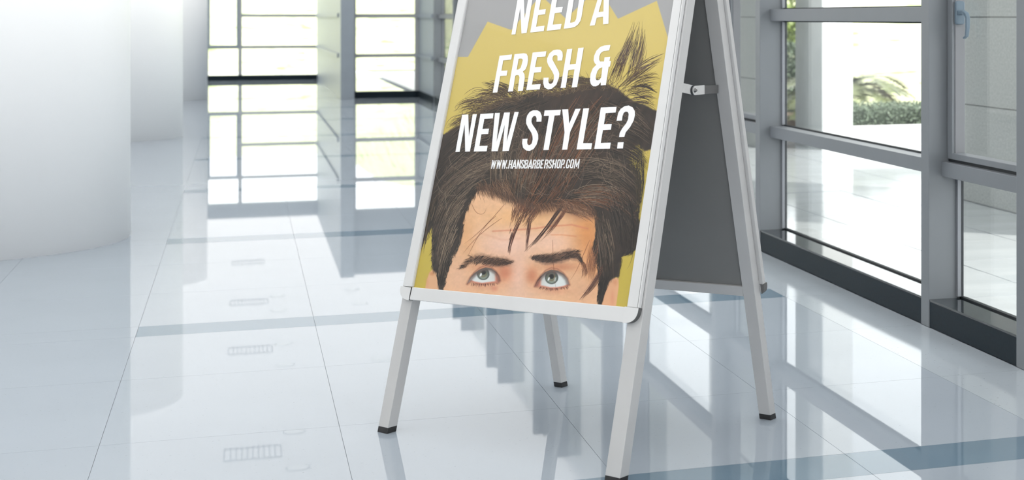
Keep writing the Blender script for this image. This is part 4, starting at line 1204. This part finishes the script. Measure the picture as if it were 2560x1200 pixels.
qm = letter('question_mark', [[(1457, 415), (1565, 412), (1578, 320), (1600, 260), (1640, 232), (1680, 240), (1700, 280), (1690, 380), (1650, 470), (1570, 570), (1520, 660), (1507, 745), (1612, 742), (1640, 650), (1730, 540), (1800, 410), (1825, 300), (1820, 220), (1780, 150), (1700, 112), (1620, 125), (1540, 180), (1490, 260)]], O4, S4)
letter('question_mark_dot', [[(1482, 850), (1600, 842), (1585, 970), (1468, 972)]], O4, S4)

# small web address: condensed italic letters drawn with strokes
T_ = 0.27
def seg_(a, b, w=T_): return ('s', a, b, w)
GLY = {
    'W': ([(0.13, 1), (0.20, 0), (0.48, 0.95), (0.72, 0), (0.92, 1)],),
    'H': ([(0.13, 0), (0.13, 1)], [(0.87, 0), (0.87, 1)], [(0.13, 0.5), (0.87, 0.5)]),
    'A': ([(0.08, 0), (0.5, 1), (0.92, 0)], [(0.25, 0.24), (0.75, 0.24)]),
    'N': ([(0.13, 0), (0.13, 1), (0.87, 0), (0.87, 1)],),
    'S': ([(0.86, 0.70), (0.86, 0.85), (0.70, 0.94), (0.30, 0.94), (0.14, 0.84), (0.14, 0.68), (0.84, 0.34), (0.86, 0.18), (0.70, 0.06), (0.30, 0.06), (0.14, 0.16), (0.14, 0.30)],),
    'B': ([(0.13, 0), (0.13, 1)], [(0.13, 0.94), (0.65, 0.94), (0.84, 0.85), (0.84, 0.64), (0.65, 0.52), (0.13, 0.52)], [(0.65, 0.52), (0.87, 0.40), (0.87, 0.16), (0.68, 0.06), (0.13, 0.06)]),
    'R': ([(0.13, 0), (0.13, 1)], [(0.13, 0.94), (0.65, 0.94), (0.86, 0.85), (0.86, 0.62), (0.65, 0.50), (0.13, 0.50)], [(0.62, 0.50), (0.84, 0.36), (0.86, 0)]),
    'E': ([(0.13, 0), (0.13, 1)], [(0.13, 0.94), (0.92, 0.94)], [(0.13, 0.5), (0.80, 0.5)], [(0.13, 0.06), (0.92, 0.06)]),
    'O': ([(0.30, 0.06), (0.14, 0.16), (0.14, 0.84), (0.30, 0.94), (0.70, 0.94), (0.86, 0.84), (0.86, 0.16), (0.70, 0.06), (0.30, 0.06)],),
    'P': ([(0.13, 0), (0.13, 1)], [(0.13, 0.94), (0.65, 0.94), (0.86, 0.85), (0.86, 0.56), (0.65, 0.44), (0.13, 0.44)]),
    'C': ([(0.86, 0.66), (0.86, 0.84), (0.70, 0.94), (0.30, 0.94), (0.14, 0.84), (0.14, 0.16), (0.30, 0.06), (0.70, 0.06), (0.86, 0.16), (0.86, 0.36)],),
    'M': ([(0.10, 0), (0.12, 1), (0.5, 0.15), (0.88, 1), (0.90, 0)],),
    '.': ([(0.5, 0.0), (0.5, 0.16)],),
}
xsm = [('W', 250, 350), ('W', 372, 474), ('W', 494, 592), ('.', 604, 632), ('H', 650, 722), ('A', 736, 822), ('N', 838, 915), ('S', 926, 1002), ('B', 1012, 1086), ('A', 1100, 1182), ('R', 1198, 1270), ('B', 1290, 1362), ('E', 1380, 1442), ('R', 1470, 1545), ('S', 1562, 1636), ('H', 1652, 1730), ('O', 1752, 1826), ('P', 1846, 1916), ('.', 1912, 1940), ('C', 1964, 2036), ('O', 2056, 2130), ('M', 2150, 2262)]
for ch, xa, xb in xsm:
    V2, Fq = [], []
    def T2(p):
        x = xa + (xb - xa) * p[0] + 36 * p[1]
        yb_ = 291 - (x - 250) * 0.0049; yt_ = 100 - (x - 250) * 0.0125
        return np.array([1200 + x / 9.143, 390 + (yb_ + (yt_ - yb_) * p[1]) / 9.143])
    for pl_ in GLY[ch]:
        pp = [T2(p) for p in pl_]
        hw = 1.45
        if ch in 'WM': hw = 1.2
        for a, b in zip(pp[:-1], pp[1:]):
            d = (b - a) / np.linalg.norm(b - a); nn = np.array([-d[1], d[0]]) * hw
            e = d * (0.55 if len(pl_) > 2 else 0)
            k = len(V2)
            V2 += [a - e - nn, b + e - nn, b + e + nn, a - e + nn]
            Fq.append((k, k + 1, k + 2, k + 3))
    V2 = np.array(V2)
    P = sheet(V2[:, 0], V2[:, 1]) + FN * 0.0014
    ink_mesh({'.': 'full_stop'}.get(ch, 'letter_' + ch.lower()), P, Fq, np.full((len(P), 3), 250.0), poster)

# clear cover sheet in front of the print
slab('cover_sheet', [(li(0.4212) - 0.004, 0.416), (ri(0.447) + 0.004, 0.442), (ri(WT) + 0.004, WT), (li(WT) - 0.004, WT)], M['cover'], 0.0080, 0.0083, bevel=0)
